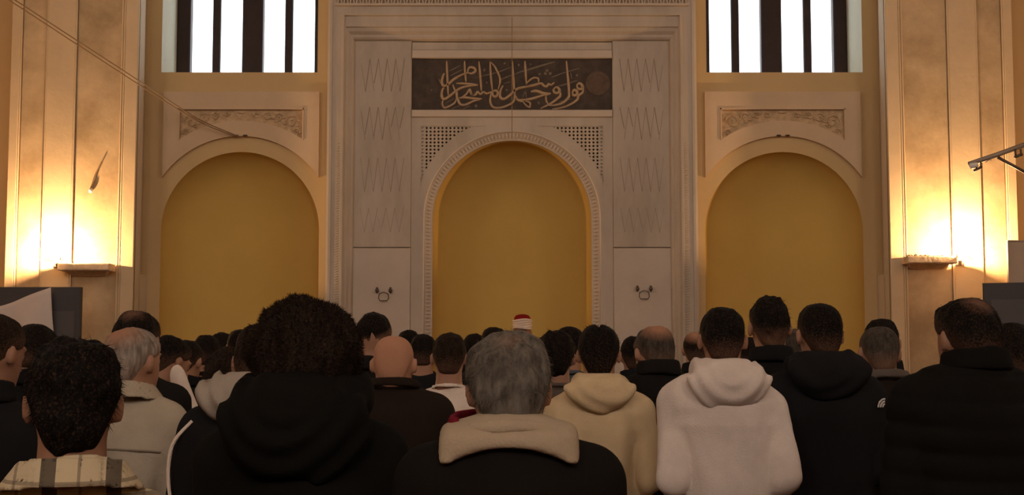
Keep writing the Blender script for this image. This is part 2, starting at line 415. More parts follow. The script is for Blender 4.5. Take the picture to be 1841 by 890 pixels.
# centre: lintels, inscription
xc = Xp(179.5, 160)
for ya, yb_, yy, nm in ((78, 92.5, YP - .012, 'fascia'), (92.5, 107, YP - .03, 'lintel'), (199.5, 212, YP - .03, 'lintel')):
    b = MB(); b.bbox_bevel(-xc, xc, yy, YP + .08, Zp(yb_), Zp(ya), .008); mp(b, nm, M_MARBLE2 if nm == 'lintel' else M_MARBLE)
YS = YP + .02
b = MB(); b.bbox_bevel(-xc, xc, YS, YS + .06, Zp(199.5), Zp(107), .004); slab = mp(b, 'inscription_slab', M_SLATE)
STR = [  # (zoom origin x, width, tone, points) traced letter strokes of the carved verse
 (740,34,0,[(530,85),(540,330),(555,600)]), (740,30,0,[(800,85),(808,250),(822,405)]),
 (740,40,0,[(845,255),(870,185),(945,190),(962,240),(900,272),(845,255)]),
 (740,40,0,[(860,255),(720,310),(620,372),(560,430),(490,458),(458,400),(475,310),(497,268)]),
 (740,34,0,[(675,420),(830,425),(1003,447)]), (740,40,0,[(1003,447),(850,462),(720,502),(640,560),(560,622),(490,658),(455,600),(468,515),(492,488)]),
 (740,38,0,[(622,440),(650,510),(680,560),(690,640),(735,735),(820,742),(930,690),(1040,662)]),
 (740,34,0,[(682,640),(650,715),(560,772),(492,788),(463,725),(477,680)]), (740,36,0,[(720,642),(800,632),(920,645),(1062,655)]),
 (740,30,0,[(745,640),(830,580),(880,510),(908,588),(960,592)]),
 (740,18,1,[(570,235),(740,150)]), (740,20,1,[(580,308),(770,212)]), (740,16,1,[(510,722),(640,650)]), (740,18,1,[(600,812),(745,748)]), (740,16,1,[(770,810),(890,760)]),
 (740,18,1,[(410,350),(440,420)]), (740,20,1,[(870,355),(1000,325)]),
 (830,34,0,[(110,520),(150,592),(210,590),(240,548),(280,582),(330,552),(380,575),(450,552),(500,542)]),
 (830,32,0,[(260,90),(280,300),(298,540)]), (830,30,0,[(430,95),(440,300),(465,530)]),
 (830,30,0,[(430,95),(500,170),(568,310),(580,400),(550,520)]), (830,42,0,[(468,545),(470,600),(510,622),(545,590),(540,545),(500,530),(468,545)]),
 (830,36,0,[(450,560),(430,680),(470,778),(580,790),(700,752),(785,695),(797,610)]),
 (830,32,0,[(768,90),(780,300),(795,520),(805,620),(855,682),(940,700)]),
 (830,40,0,[(1050,462),(900,482),(810,520),(740,590),(640,655),(580,620),(588,520),(625,455)]),
 (830,22,1,[(600,360),(760,295),(930,235)]), (830,20,1,[(290,312),(500,265),(740,180)]), (830,20,1,[(110,355),(270,322)]),
 (830,18,1,[(640,420),(740,400)]), (830,18,1,[(345,190),(350,240)]),
 (920,32,0,[(198,85),(210,250),(222,425)]), (920,30,0,[(215,432),(280,366),(340,336),(400,350),(405,405)]),
 (920,38,0,[(40,520),(180,480),(320,450),(440,420),(485,455),(530,465),(558,432),(592,445),(640,408)]),
 (920,26,1,[(40,275),(240,215),(450,150),(650,95)]), (920,18,1,[(600,330),(760,270),(1020,190)]), (920,16,1,[(740,465),(990,380)]),
 (920,44,0,[(288,545),(380,535),(480,570),(592,575)]), (920,38,0,[(590,575),(440,610),(300,652),(170,672),(90,668),(45,600),(25,530)]),
 (920,32,0,[(165,690),(210,745),(270,782),(272,712),(200,690)]), (920,16,1,[(165,640),(205,545),(222,640)]),
 (920,42,0,[(640,500),(680,480),(720,520),(700,562),(650,560),(632,525),(640,500)]), (920,38,0,[(722,530),(730,610),(640,690),(560,742),(435,802)]),
 (920,28,0,[(515,600),(520,680),(552,738)]), (920,38,0,[(825,85),(845,300),(866,560),(850,640),(760,720),(640,752),(560,752)]),
 (1000,46,0,[(240,560),(270,520),(315,545),(305,592),(260,600),(240,560)]), (1000,44,0,[(310,450),(350,420),(395,460),(385,505),(330,500),(310,450)]),
 (1000,36,0,[(400,470),(400,550),(335,605),(318,662),(230,730),(100,785),(-60,812)]), (1000,16,1,[(215,250),(232,350)]),
 (1000,16,1,[(20,465),(180,420),(310,375)]), (1000,16,1,[(40,700),(250,650)]),
]
DOTS = [(830,215,762,27),(830,650,120,20),(830,862,140,20),(830,340,222,20),(920,535,228,26),(920,508,272,26),(920,580,272,26),(920,405,720,24),(920,985,300,18),
        (920,420,280,18),(1000,315,295,18),(740,300,520,14),(920,100,150,18),(920,285,130,16),(830,380,410,16),(830,680,520,18)]
lb = [MB(), MB()]
SC = 8.4
for ox, w, tone, pts in STR:
    cp = catmull([P(ox + x / SC, 100 + y / SC, YS) for x, y in pts], 5)
    hw = w / SC / 2 * (YS / F_PX) * 1.12; m_ = len(cp); mb = lb[tone]; base = len(mb.v)
    for i, p in enumerate(cp):
        t = (cp[min(i + 1, m_ - 1)] - cp[max(i - 1, 0)]); t.y = 0; t.normalize(); nn = Vector((-t.z, 0, t.x))
        k = hw * (0.55 + .45 * min(1, 4 * i / m_, 4 * (m_ - 1 - i) / m_))
        th = .016 if tone == 0 else .007
        for q, dy in ((-1, 0), (-.6, -th), (.6, -th), (1, 0)): mb.v.append(tuple(p + nn * k * q + Vector((0, dy, 0))))
    for i in range(m_ - 1):
        for q in range(3): mb.f.append((base + 4 * i + q, base + 4 * i + q + 1, base + 4 * i + 5 + q, base + 4 * i + 4 + q))
    mb.f.append((base, base + 1, base + 2, base + 3)); e = base + 4 * (m_ - 1); mb.f.append((e + 3, e + 2, e + 1, e))
for ox, x, y, r in DOTS:
    p = P(ox + x / SC, 100 + y / SC, YS); rr_ = r / SC * YS / F_PX
    lb[1].ball(p, (rr_, .012, rr_), 8, 4)
for mb, nm, m_ in ((lb[0], 'calligraphy', M_LETTER), (lb[1], 'small_calligraphy_marks', M_LETTER2)):
    o = mb.build(nm, m_, slab); o['kind'] = 'stuff'
b = MB(); c = P(1075, 150, YS)
b.plate([c.x - .138 * math.cos(a) for a in lin(0, math.pi, 25)], lambda x: c.z - math.sqrt(max(0, .138 ** 2 - (x - c.x) ** 2)), lambda x: c.z + math.sqrt(max(0, .138 ** 2 - (x - c.x) ** 2)), YS - .006, YS + .01)
o = b.build('worn_medallion', mat('worn_medallion', (.13, .085, .06), .8, .3, 14), slab)
# arch surround, ring and spandrels
r_in, r_ring, r_band = MR, MR * 159 / 143, MR * 174 / 143
Aring, Aband = arc(0, r_ring, MZ), arc(0, r_band, MZ)
ztc = Zp(212); xs0 = Xp(164, 300); zsp = Zp(228)
b = MB()
b.plate([-xc, xc], lambda x: zsp, lambda x: ztc, YP, YP + .08)
for s in (-1, 1):
    b.plate(sorted([s * xs0, s * xc]), lambda x: 0, lambda x: zsp, YP, YP + .08)
    b.plate(sorted([s * r_ring, s * xs0]), lambda x: 0, lambda x: MZ + .001, YP, YP + .08)
b.plate(lin(-xs0, -r_ring, 5), lambda x: MZ, lambda x: Aband(x), YP, YP + .08)
b.plate(lin(r_ring, xs0, 5), lambda x: MZ, lambda x: Aband(x), YP, YP + .08)
b.plate([-r_ring * math.cos(a) for a in lin(0, math.pi, 65)], Aring, lambda x: min(Aband(x), zsp), YP, YP + .08)
mp(b, 'arch_surround', M_MARBLE)
# chamfered ring of the opening, running down the jambs
b = MB(); K = 49
pr = [(r_ring, YP - .006), (r_ring - .012, YP - .012), (r_ring - .02, YP + .01), (r_in + .012, YP + .05), (r_in, YP + .05), (r_in, YP + .14)]
path = lambda r: [(-r, 0), (-r, MZ * .5)] + [(-r * math.cos(a), MZ + r * math.sin(a)) for a in lin(0, math.pi, K)] + [(r, MZ * .5), (r, 0)]
for r, y in pr: b.v += [(x, y, z) for x, z in path(r)]
L_ = K + 4
for i in range(len(pr) - 1):
    for k in range(L_ - 1): b.f.append((i * L_ + k, i * L_ + k + 1, (i + 1) * L_ + k + 1, (i + 1) * L_ + k))
mp(b, 'arch_ring', M_MARBLE2)
b = MB(); rm = (r_in + r_ring) / 2 - .004
def leaf(x, z, a):
    u = Vector((math.cos(a), 0, math.sin(a))); t = Vector((-u.z, 0, u.x)); c = Vector((x, YP + .03, z))
    hl, hw = (r_ring - r_in) * .42, .017
    top = c + Vector((0, -.016, 0)); q = Vector((0, .022, 0))
    b.add([c - u * hl + q, c + t * hw - u * hl * .1, c + u * hl * .9 - q, c - t * hw - u * hl * .1, top], [(0, 1, 4), (1, 2, 4), (2, 3, 4), (3, 0, 4)])
for k in range(72):
    a = math.pi * (k + .5) / 72; leaf(rm * math.cos(a), MZ + rm * math.sin(a), a)
for s in (-1, 1):
    for k in range(70): leaf(s * rm, MZ - .02 - k * .042, 0 if s > 0 else math.pi)
o = mp(b, 'leaf_carving', M_MARBLE2); o['kind'] = 'stuff'
# pierced lattice spandrels with real holes over a backing coloured dark as their shade
cell = Xp(7.1, 280)
for s in (-1, 1):
    b = MB(); nx = int((xs0) / cell) + 1
    for i in range(nx):
        for j in range(22):
            x0 = xs0 - (i + 1) * cell; z1 = zsp - j * cell * .92; z0 = z1 - cell * .92
            xc_, zc_ = x0 + cell / 2, (z0 + z1) / 2
            if x0 < .1 or Aband(x0 + cell * .3) > z0 + .03: 
                continue
            sq = [(x0, z0), (xc_, z0), (x0 + cell, z0), (x0 + cell, zc_), (x0 + cell, z1), (xc_, z1), (x0, z1), (x0, zc_)]
            ho = [(xc_ + cell * .29 * math.cos(q), zc_ + cell * .29 * math.sin(q)) for q in [math.radians(225 + 45 * k) for k in range(8)]]
            vv = [(s * x, YP + .012, z) for x, z in sq] + [(s * x, YP + .012, z) for x, z in ho] + [(s * x, YP + .05, z) for x, z in ho]
            b.add(vv, [(k, (k + 1) % 8, 8 + (k + 1) % 8, 8 + k) for k in range(8)] + [(8 + k, 8 + (k + 1) % 8, 16 + (k + 1) % 8, 16 + k) for k in range(8)])
    mp(b, 'spandrel_lattice', M_MARBLE)
    b = MB(); xs_ = sorted(s * x for x in lin(0.06, xs0, 30)); b.plate(xs_, lambda x: min(Aband(x) - .02, zsp), lambda x: zsp, YP + .05, YP + .09); mp(b, 'lattice_backing', mat('cavity_shade', (.10, .065, .04), .95))
    # plain margin between lattice and arch band
    b = MB(); xs_ = sorted(s * x for x in lin(0.10, xs0, 40)); b.plate(xs_, lambda x: min(Aband(x) - .01, zsp - .001), lambda x: min(Aband(x) + .055, zsp), YP + .008, YP + .06); mp(b, 'spandrel_margin', M_MARBLE)
nz_ = niche('niche_shell', 0, r_in, MZ, .62, YP + .14, M_NICHE, mih); nz_.matrix_parent_inverse = Matrix.Translation((0, -YP, 0))
# ring fittings on the dado panels
for px, py, side in ((690, 527, 'left'), (1158, 524, 'right')):
    c = P(px, py, YP - .030)
    root = empty('ring_fitting', c, f'small square iron ring hung between two knobs, {side} marble dado', 'ring fitting', 'iron ring fittings on the dado')
    for e in (-1, 1):
        mb = MB(); mb.ball((e * .075, -.018, .03), (.021, .024, .024)); mb.box(e * .075 - .01, e * .075 + .01, -.01, .004, .0, .065); mb.build('knob', M_METAL, root, True)
    mb = MB(); q = [(-.05, -.02, -.01), (-.056, -.022, -.06), (-.04, -.024, -.085), (.04, -.024, -.085), (.056, -.022, -.06), (.05, -.02, -.01)]
    mb.tube(q, .0055, 6); mb.build('ring', M_METAL, root, True)
    mb = MB(); mb.tube([(-.05, -.02, -.01), (0, -.01, .012), (.05, -.02, -.01)], .004, 6); mb.build('hanger', M_METAL, root, True)
# thin cable down the middle of the mihrab
b = MB(); b.tube([P(920.5, y, 14.76) for y in (31, 90, 150, 200, 240)], .0045, 6)
o = b.build('hanging_cable', M_CABLE); tag(o, 'thin dark cable hanging down the middle of the marble mihrab', 'cable')

# ------------------------------------------------------------------ piers either side
YPI = 14.45
for s, side in ((-1, 'left'), (1, 'right')):
    root = empty('pier', (s * Xp(790, 300, YPI), YPI, 0), f'broad old plaster pier with long sunk panels, {side} side of the prayer wall', 'pier', 'plaster piers')
    off = Matrix.Translation((-s * Xp(790, 300, YPI), -YPI, 0))
    def pp(mb, nm, m):
        o = mb.build(nm, m, root); o.matrix_parent_inverse = off; return o
    X = lambda hp: Xp(hp, 300, YPI)
    x_in, x_out = X(677), X(907)
    # core body; the back half of the inner cheek is cut back above the plinth
    b = MB(); b.box(s * (x_in + .07), s * (x_out - .02), YPI + .05, YW, 0, CEIL - .02); 
    b.box(s * x_in, s * (x_in + .08), YPI + .04, YPI + .26, 0, CEIL - .02)
    b.box(s * (x_in + .0), s * (x_in + .08), YPI + .25, YW, 0, Zp(490, YPI)); pp(b, 'core', mat('daylit_cheek_plaster', (.55, .46, .35), .9, .06, 2))  # cheek greyer than the front, window daylight put into its colour
    bands = [(677, 700, 0), (708, 789, 1), (791, 841, 0), (843, 888, 1), (891, 907, 0)]
    for a, c, sunk in bands:
        b = MB(); y = YPI + (.035 if sunk else 0)
        b.bbox_bevel(s * X(a), s * X(c), y, YPI + .06, 0, CEIL - .02, .006); pp(b, 'sunk_panel' if sunk else 'pilaster_strip', M_PIER if sunk else M_PIER2)
    for hp in (702, 706, 790, 842, 889.5):
        b = MB(); b.tube([(s * X(hp), YPI + .012, 0), (s * X(hp), YPI + .012, CEIL * .5), (s * X(hp), YPI + .012, CEIL - .02)], .011, 6); pp(b, 'bead', M_PIER2)

# stone shelf and uplight on every pier
M_FROST = bpy.data.materials.new('frosted_glass'); M_FROST.use_nodes = True
nt = M_FROST.node_tree; pb = nt.nodes['Principled BSDF']; pb.inputs['Base Color'].default_value = (.8, .76, .7, 1); pb.inputs['Roughness'].default_value = .5
tl = nt.nodes.new('ShaderNodeBsdfTranslucent'); tl.inputs[0].default_value = (.85, .8, .72, 1); mx = nt.nodes.new('ShaderNodeMixShader'); mx.inputs[0].default_value = .75
nt.links.new(pb.outputs[0], mx.inputs[1]); nt.links.new(tl.outputs[0], mx.inputs[2]); nt.links.new(mx.outputs[0], nt.nodes['Material Output'].inputs[0])
M_BULB = emis('halogen_tube', (1.0, .78, .5), 60)
def uplight(px, py, s, label):
    y = 14.20; c = P(px, py, y)
    root = empty('uplight', c, label, 'lamp', 'halogen uplights on the piers')
    mb = MB(); mb.lathe([(0.0, -.055), (.05, -.052), (.085, -.035), (.105, -.005), (.108, .0), (.098, .0), (.08, -.025), (.0, -.04)], 20); mb.build('dish', M_FROST, root, True)
    mb = MB(); mb.tube([(0, .08, -.03), (0, .235, -.03)], .016, 8); mb.box(-.045, .045, .232, .248, -.08, .03); mb.build('bracket', M_METAL, root)
    mb = MB(); mb.tube([(-.05, 0, -.012), (.05, 0, -.012)], .009, 8); mb.build('bulb', M_BULB, root)
    mb = MB(); mb.box(s * -.115, s * -.107, -.015, .01, -.01, .025); mb.build('clip', M_METAL, root)
    d = bpy.data.lights.new('uplight_glow', 'POINT'); d.shadow_soft_size = .03; d.energy = 240; d.color = (1.0, .60, .28)
    o = bpy.data.objects.new('uplight_glow', d); COL.objects.link(o); o.parent = root; o.location = (0, 0, .035)
    return root
def shelf(pxa, pxb, py, label, rubble):
    y0, y1 = 14.22, 14.452
    a, c = P(pxa, py, y0), P(pxb, py, y0); xa, xb = sorted((a.x, c.x)); z = a.z; cx = (xa + xb) / 2
    root = empty('wall_shelf', (cx, y1, z - .06), label, 'shelf', 'stone shelves on the piers')
    mb = MB(); mb.bbox_bevel(xa - cx, xb - cx, y0 - y1, 0, 0.0, .075, .01); mb.build('slab', M_STONE, root)
    mb = MB(); mb.add([(xa - cx + .05, -.16, 0), (xb - cx - .05, -.16, 0), (xb - cx - .1, 0, -.05), (xa - cx + .1, 0, -.05), (xb - cx - .05, 0, 0), (xa - cx + .05, 0, 0)], [(0, 1, 2, 3), (0, 3, 5), (1, 4, 2)]); mb.build('corbel', M_STONE, root)
    if rubble:
        rr = random.Random(5); mb = MB()
        for k in range(16):
            x = xa - cx + .04 + (xb - xa - .08) * k / 15; mb.ball((x, -.19 + rr.uniform(0, .08), .075), (rr.uniform(.02, .035), .03, rr.uniform(.012, .03)), 6, 4)
        o = mb.build('crumbled_edge', M_STONE, root); o['kind'] = 'stuff'
    return root
uplight(90, 466, -1, 'glowing halogen uplight dish at the end of the left pier shelf')
uplight(1739, 461, 1, 'glowing halogen uplight dish at the end of the right pier shelf')
shelf(103, 196, 476, 'long pale stone shelf jutting from the left pier', False)
shelf(1632, 1722, 463, 'crumbling stone shelf jutting from the right pier', True)
c = P(128, 466, 14.30)
b = MB(); b.lathe([(0, 0), (.022, 0), (.02, .03), (.012, .04), (0, .042)], 10); b.tube([(-.01, 0, .02), (-.05, 0, .03), (-.07, 0, .0)], .005, 5)
o = b.build('small_knob', M_METAL); o.location = (c.x, 14.32, P(150, 476, 14.22).z + .015); tag(o, 'small dark knob lying on the left pier shelf', 'knob')
# loose flex with a pale lamp holder, left pier
a, c = P(183, 290, 14.455), P(163, 342, 14.455)
root = empty('loose_flex', c, 'short loose wire with pale bulb holder stuck to left pier', 'wire')
b = MB(); b.tube(catmull([(0, 0, .02), Vector(((a.x - c.x) * .35, .004, (a.z - c.z) * .5)), Vector(((a.x - c.x), .008, a.z - c.z))], 5), .008, 6); b.build('wire', M_CABLE, root)
b = MB(); b.lathe([(0, -.03), (.018, -.025), (.022, 0), (.015, .02), (0, .03)], 10); b.build('bulb_holder', M_LAMPW, root, True)
# pair of sagging cables from upper left to the crown of the left niche
for k, (dy, nm) in enumerate(((0, 'upper'), (7, 'lower'))):
    pts = [P(431 - 6 * k, 246, 14.93), P(355, 213 + dy * .6, 14.66), P(262, 153 + dy, 14.2), P(140, 74 + dy, 13.5), P(22, -3 + dy, 12.7), P(-160, -120 + dy, 11.4)]
    b = MB(); b.tube(catmull(pts, 6), .0065, 6); o = b.build('tie_cable', M_CABLE)
    tag(o, f'{nm} of two parallel cables slanting over the left pier to the niche', 'cable', 'cables over the left pier')

# dark boards standing before the piers
def board(pxa, pxb, pyt, Y, label, rail):
    a, c = P(pxa, pyt, Y), P(pxb, pyt, Y); xa, xb = a.x, c.x; z = a.z; cx = (xa + xb) / 2
    root = empty('display_board', (cx, Y, 0), label, 'board', 'dark display boards')
    w = (xb - xa) / 2
    mb = MB(); mb.bbox_bevel(-w, w, 0, .07, z - 1.5, z, .01); mb.build('frame', M_BOARD, root)
    mb = MB(); mb.bbox_bevel(-w + .07, w - .05, -.008, .02, z - 1.4, z - rail, .006); mb.build('face', M_BOARD2, root)
    for e in (-1, 1):
        mb = MB(); mb.box(e * w * .9 - .03, e * w * .9 + .03, .0, .06, 0, z - 1.48); mb.build('leg', M_BOARD, root)
        mb = MB(); mb.box(e * w * .9 - .04, e * w * .9 + .04, -.25, .3, 0, .04); mb.build('foot', M_BOARD, root)
    return root
board(-150, 145, 516, 13.4, 'dark grey display board with white cloth over it, below left lamp', .24)
rb = board(1766, 1950, 509, 12.9, 'dark grey display board below right lamp', .16)
ang = math.radians(-22); le = P(1766, 509, 12.9); half = (P(1950, 509, 12.9).x - le.x) / 2
rb.rotation_euler = (0, 0, ang); rb.location = (le.x + half * math.cos(ang), 12.9 + half * math.sin(ang), 0)
a = P(1812, 434, 13.62)
root = empty('partition_panel', (a.x + .32, 13.62, 0), 'plain beige grey partition panel behind the right display board', 'panel')
b = MB(); b.bbox_bevel(-.32, .32, 0, .05, 0, a.z, .008); b.build('body', mat('beige_grey_board', (.42, .34, .28), .8, .05, 2), root)
b = MB(); b.box(-.325, .325, -.005, .055, a.z, a.z + .012); b.build('cap', mat('beige_grey_cap', (.36, .29, .24), .8), root)
# white cloth draped over the left board
pts2 = [(-40, 560), (10, 548), (50, 532), (92, 517)]
NU, NV = 26, 22; v = []; f = []
topL = catmull([P(x, y, 13.34) for x, y in pts2], 10); 
for j in range(NV):
    t = j / (NV - 1)
    for i in range(NU):
        u = i / (NU - 1); p = topL[int(u * (len(topL) - 1))]
        q = P(-40 + 140 * u, 690, 13.30)
        z = p.z * (1 - t) + q.z * t; x = p.x * (1 - t) + (q.x + .0) * t
        y = 13.335 - .035 * math.sin(u * 9 + t * 3.0) * (.3 + t) - .02 * math.sin((u - t * .6) * 17) * t - .05 * t
        v.append((x, y, z))
for j in range(NV - 1):
    for i in range(NU - 1): f.append((j * NU + i, j * NU + i + 1, (j + 1) * NU + i + 1, (j + 1) * NU + i))
me = new_mesh('white_cloth', v, f, True); o = link('white_cloth', me, mat('white_cotton', (.62, .54, .50), .9, .05, 4)); sm = o.modifiers.new('thick', 'SOLIDIFY'); sm.thickness = .006
tag(o, 'white cloth hung slantwise over the left dark display board', 'cloth')

# steel arm with clamps, upper right
Y = 12.6
root = empty('steel_arm', P(1860, 262, Y), 'slanting steel arm with clamps reaching in from the right edge', 'bracket')
offm = Matrix.Translation(-P(1860, 262, Y))
def sp(mb, nm, m, sm=False):
    o = mb.build(nm, m, root, sm); o.matrix_parent_inverse = offm
b = MB(); b.tube([P(1742, 295, Y), P(1790, 279, Y), P(1870, 250, Y)], .024, 10); sp(b, 'upper_tube', mat('grey_steel', (.30, .24, .19), .5, metal=.3), True)
b = MB(); b.tube([P(1744, 299, Y - .03), P(1757, 296, Y - .03)], .026, 10); sp(b, 'tube_sleeve', M_LAMPW, True)
b = MB(); b.tube([P(1794, 283, Y + .02), P(1820, 297, Y + .02), P(1880, 330, Y + .02)], .015, 8); sp(b, 'strut', M_METAL, True)
b = MB()
for x in (1755.5, 1763.5): b.tube([P(x, 291, Y - .03), P(x, 303, Y - .03)], .008, 6)
b.tube([P(1751, 307, Y - .03), P(1765, 300, Y - .03)], .012, 6); sp(b, 'clamp', M_METAL, True)
b = MB()
for x in (1825, 1835): b.tube([P(x, 268, Y - .03), P(x + 1, 281, Y - .03)], .010, 6)
b.tube([P(1824, 283, Y - .03), P(1838, 277, Y - .03)], .014, 6); sp(b, 'clamp', M_METAL, True)
b = MB(); b.tube([P(1772, 292, Y - .02), P(1777, 288, Y - .02), P(1783, 288, Y - .02)], .004, 5); sp(b, 'wing_nut', M_METAL)
b = MB(); b.box(P(1858, 262, Y).x, P(1880, 262, Y).x, Y - .06, Y + .06, 0, P(1860, 200, Y).z); sp(b, 'mast', M_METAL)

# ------------------------------------------------------------------ people: implicit surfaces meshed with surface nets
def smin(a, b_, k):
    h = np.clip(.5 + .5 * (b_ - a) / k, 0, 1); return b_ * (1 - h) + a * h - k * h * (1 - h)
def smax(a, b_, k): return -smin(-a, -b_, k)
def cone(a, b_, r1, r2, sq=None):
    a = np.array(a, float); b_ = np.array(b_, float); ba = b_ - a; l2 = ba @ ba
    def f(x, y, z):
        t = np.clip(((x - a[0]) * ba[0] + (y - a[1]) * ba[1] + (z - a[2]) * ba[2]) / l2, 0, 1)
        return np.sqrt((x - a[0] - t * ba[0]) ** 2 + (y - a[1] - t * ba[1]) ** 2 + (z - a[2] - t * ba[2]) ** 2) - (r1 + (r2 - r1) * t)
    m = max(r1, r2) + .05
    return f, np.minimum(a, b_) - m, np.maximum(a, b_) + m
def ell(c, r):
    c = np.array(c, float); r = np.array(r, float)
    def f(x, y, z):
        u, v_, w = (x - c[0]) / r[0], (y - c[1]) / r[1], (z - c[2]) / r[2]
        k0 = np.sqrt(u * u + v_ * v_ + w * w); k1 = np.sqrt((u / r[0]) ** 2 + (v_ / r[1]) ** 2 + (w / r[2]) ** 2)
        return k0 * (k0 - 1) / np.maximum(k1, 1e-6)
    return f, c - r - .05, c + r + .05
class Grid:
    def __init__(s, lo, hi, h):
        s.lo = np.array(lo, float); s.h = h
        s.n = np.ceil((np.array(hi) - s.lo) / h).astype(int) + 1
        s.ax = [s.lo[i] + h * np.arange(s.n[i]) for i in range(3)]; s.F = np.full(s.n, .2, np.float32)
    def box(s, lo, hi):
        i0 = np.clip(np.floor((lo - s.lo) / s.h).astype(int), 0, s.n); i1 = np.clip(np.ceil((hi - s.lo) / s.h).astype(int) + 1, 0, s.n)
        sl = tuple(slice(a, b_) for a, b_ in zip(i0, i1))
        x = s.ax[0][sl[0]][:, None, None]; y = s.ax[1][sl[1]][None, :, None]; z = s.ax[2][sl[2]][None, None, :]
        return sl, x, y, z
    def add(s, prim, k=.02, cut=False, xf=None):
        f, lo, hi = prim
        sl, x, y, z = s.box(np.array(lo), np.array(hi))
        if s.F[sl].size == 0: return
        if xf is not None: x, y, z = xf(x, y, z)
        d = np.broadcast_to(f(x, y, z), s.F[sl].shape)
        s.F[sl] = smax(s.F[sl], -d, k) if cut else smin(s.F[sl], d, k)
    def all(s): return s.ax[0][:, None, None], s.ax[1][None, :, None], s.ax[2][None, None, :]
    def nets(s):
        F = s.F; S = F < 0; n = s.n
        c = np.zeros(n - 1, np.int8)
        for i in (0, 1):
            for j in (0, 1):
                for k in (0, 1): c += S[i:n[0] - 1 + i, j:n[1] - 1 + j, k:n[2] - 1 + k]
        act = np.argwhere((c > 0) & (c < 8)); N_ = len(act)
        idx = np.full(n - 1, -1, np.int32); idx[act[:, 0], act[:, 1], act[:, 2]] = np.arange(N_)
        cor = [(i, j, k) for i in (0, 1) for j in (0, 1) for k in (0, 1)]
        val = {q: F[act[:, 0] + q[0], act[:, 1] + q[1], act[:, 2] + q[2]] for q in cor}
        acc = np.zeros((N_, 3)); cnt = np.zeros(N_)
        for q in cor:
            for a in range(3):
                if q[a] == 0:
                    p = list(q); p[a] = 1; p = tuple(p); va, vb = val[q], val[p]; m = (va < 0) != (vb < 0)
                    t = np.where(m, va / np.where(m, va - vb, 1), 0)
                    pos = np.tile(np.array(q, float), (N_, 1)); pos[:, a] = t
                    acc[m] += pos[m]; cnt[m] += 1
        V = s.lo + s.h * (act + acc / cnt[:, None])
        faces = []
        for a in range(3):
            b_, c_ = (a + 1) % 3, (a + 2) % 3
            sh = [slice(None)] * 3; sh2 = [slice(None)] * 3
            sh[a] = slice(0, n[a] - 1); sh2[a] = slice(1, n[a])
            for d in (b_, c_): sh[d] = slice(1, n[d] - 1); sh2[d] = slice(1, n[d] - 1)
            s0 = S[tuple(sh)]; s1 = S[tuple(sh2)]
            e = np.argwhere(s0 != s1)
            if not len(e): continue
            fl = s0[e[:, 0], e[:, 1], e[:, 2]]
            e = e.copy(); 
            for d in (b_, c_): e[:, d] += 1
            def cell(db, dc):
                q = e.copy(); q[:, b_] -= db; q[:, c_] -= dc; return idx[q[:, 0], q[:, 1], q[:, 2]]
            quad = np.stack([cell(1, 1), cell(0, 1), cell(0, 0), cell(1, 0)], 1)
            quad[~fl] = quad[~fl][:, ::-1]; faces.append(quad)
        return V, np.concatenate(faces)

def wrinkle(seed, freq, n=7):
    r = np.random.RandomState(seed); K = r.normal(size=(n, 3)) * freq * np.array([1, 1, .55]); ph = r.uniform(0, 6.28, n)
    return lambda x, y, z: sum(np.sin(K[i, 0] * x + K[i, 1] * y + K[i, 2] * z + ph[i]) for i in range(n)) / math.sqrt(n)

TZ = np.array([.60, .80, .92, 1.05, 1.20, 1.32, 1.39, 1.45]); TW = np.array([.165, .158, .155, .138, .146, .156, .138, .08])
TD = np.array([.125, .118, .12, .108, .116, .118, .10, .07]); TC = np.array([0, -.005, -.01, 0, 0, -.008, -.012, -.015])
def torso(g, bw, zlo, zhi=1.46):
    def f(x, y, z):
        w = np.interp(z, TZ, TW) * bw + g; d = np.interp(z, TZ, TD) * (.5 + .5 * bw) + g; c = np.interp(z, TZ, TC)
        q = (np.abs(x / w) ** 2.5 + np.abs((y - c) / d) ** 2.5) ** .4
        return smax((q - 1) * d * .9, np.maximum(zlo - z, z - zhi - g) + 0 * q, .03)
    return f, np.array([-.36 * bw, -.26, zlo - .03]), np.array([.36 * bw, .26, zhi + g + .05])

def Rx(a): c, s = math.cos(a), math.sin(a); return np.array([[1, 0, 0], [0, c, -s], [0, s, c]])
def Ry(a): c, s = math.cos(a), math.sin(a); return np.array([[c, 0, s], [0, 1, 0], [-s, 0, c]])
def Rz(a): c, s = math.cos(a), math.sin(a); return np.array([[c, -s, 0], [s, c, 0], [0, 0, 1]])
PIV = np.array([0, -.015, 1.515])
ARMS = {'fold': ((.152, -.005, 1.385), (.200, -.03, 1.12), (.075, .16, 1.10)),
        'low': ((.150, -.005, 1.385), (.197, -.085, 1.125), (.16, .14, 1.03)),
        'side': ((.152, -.005, 1.385), (.20, -.02, 1.12), (.21, .07, .89))}

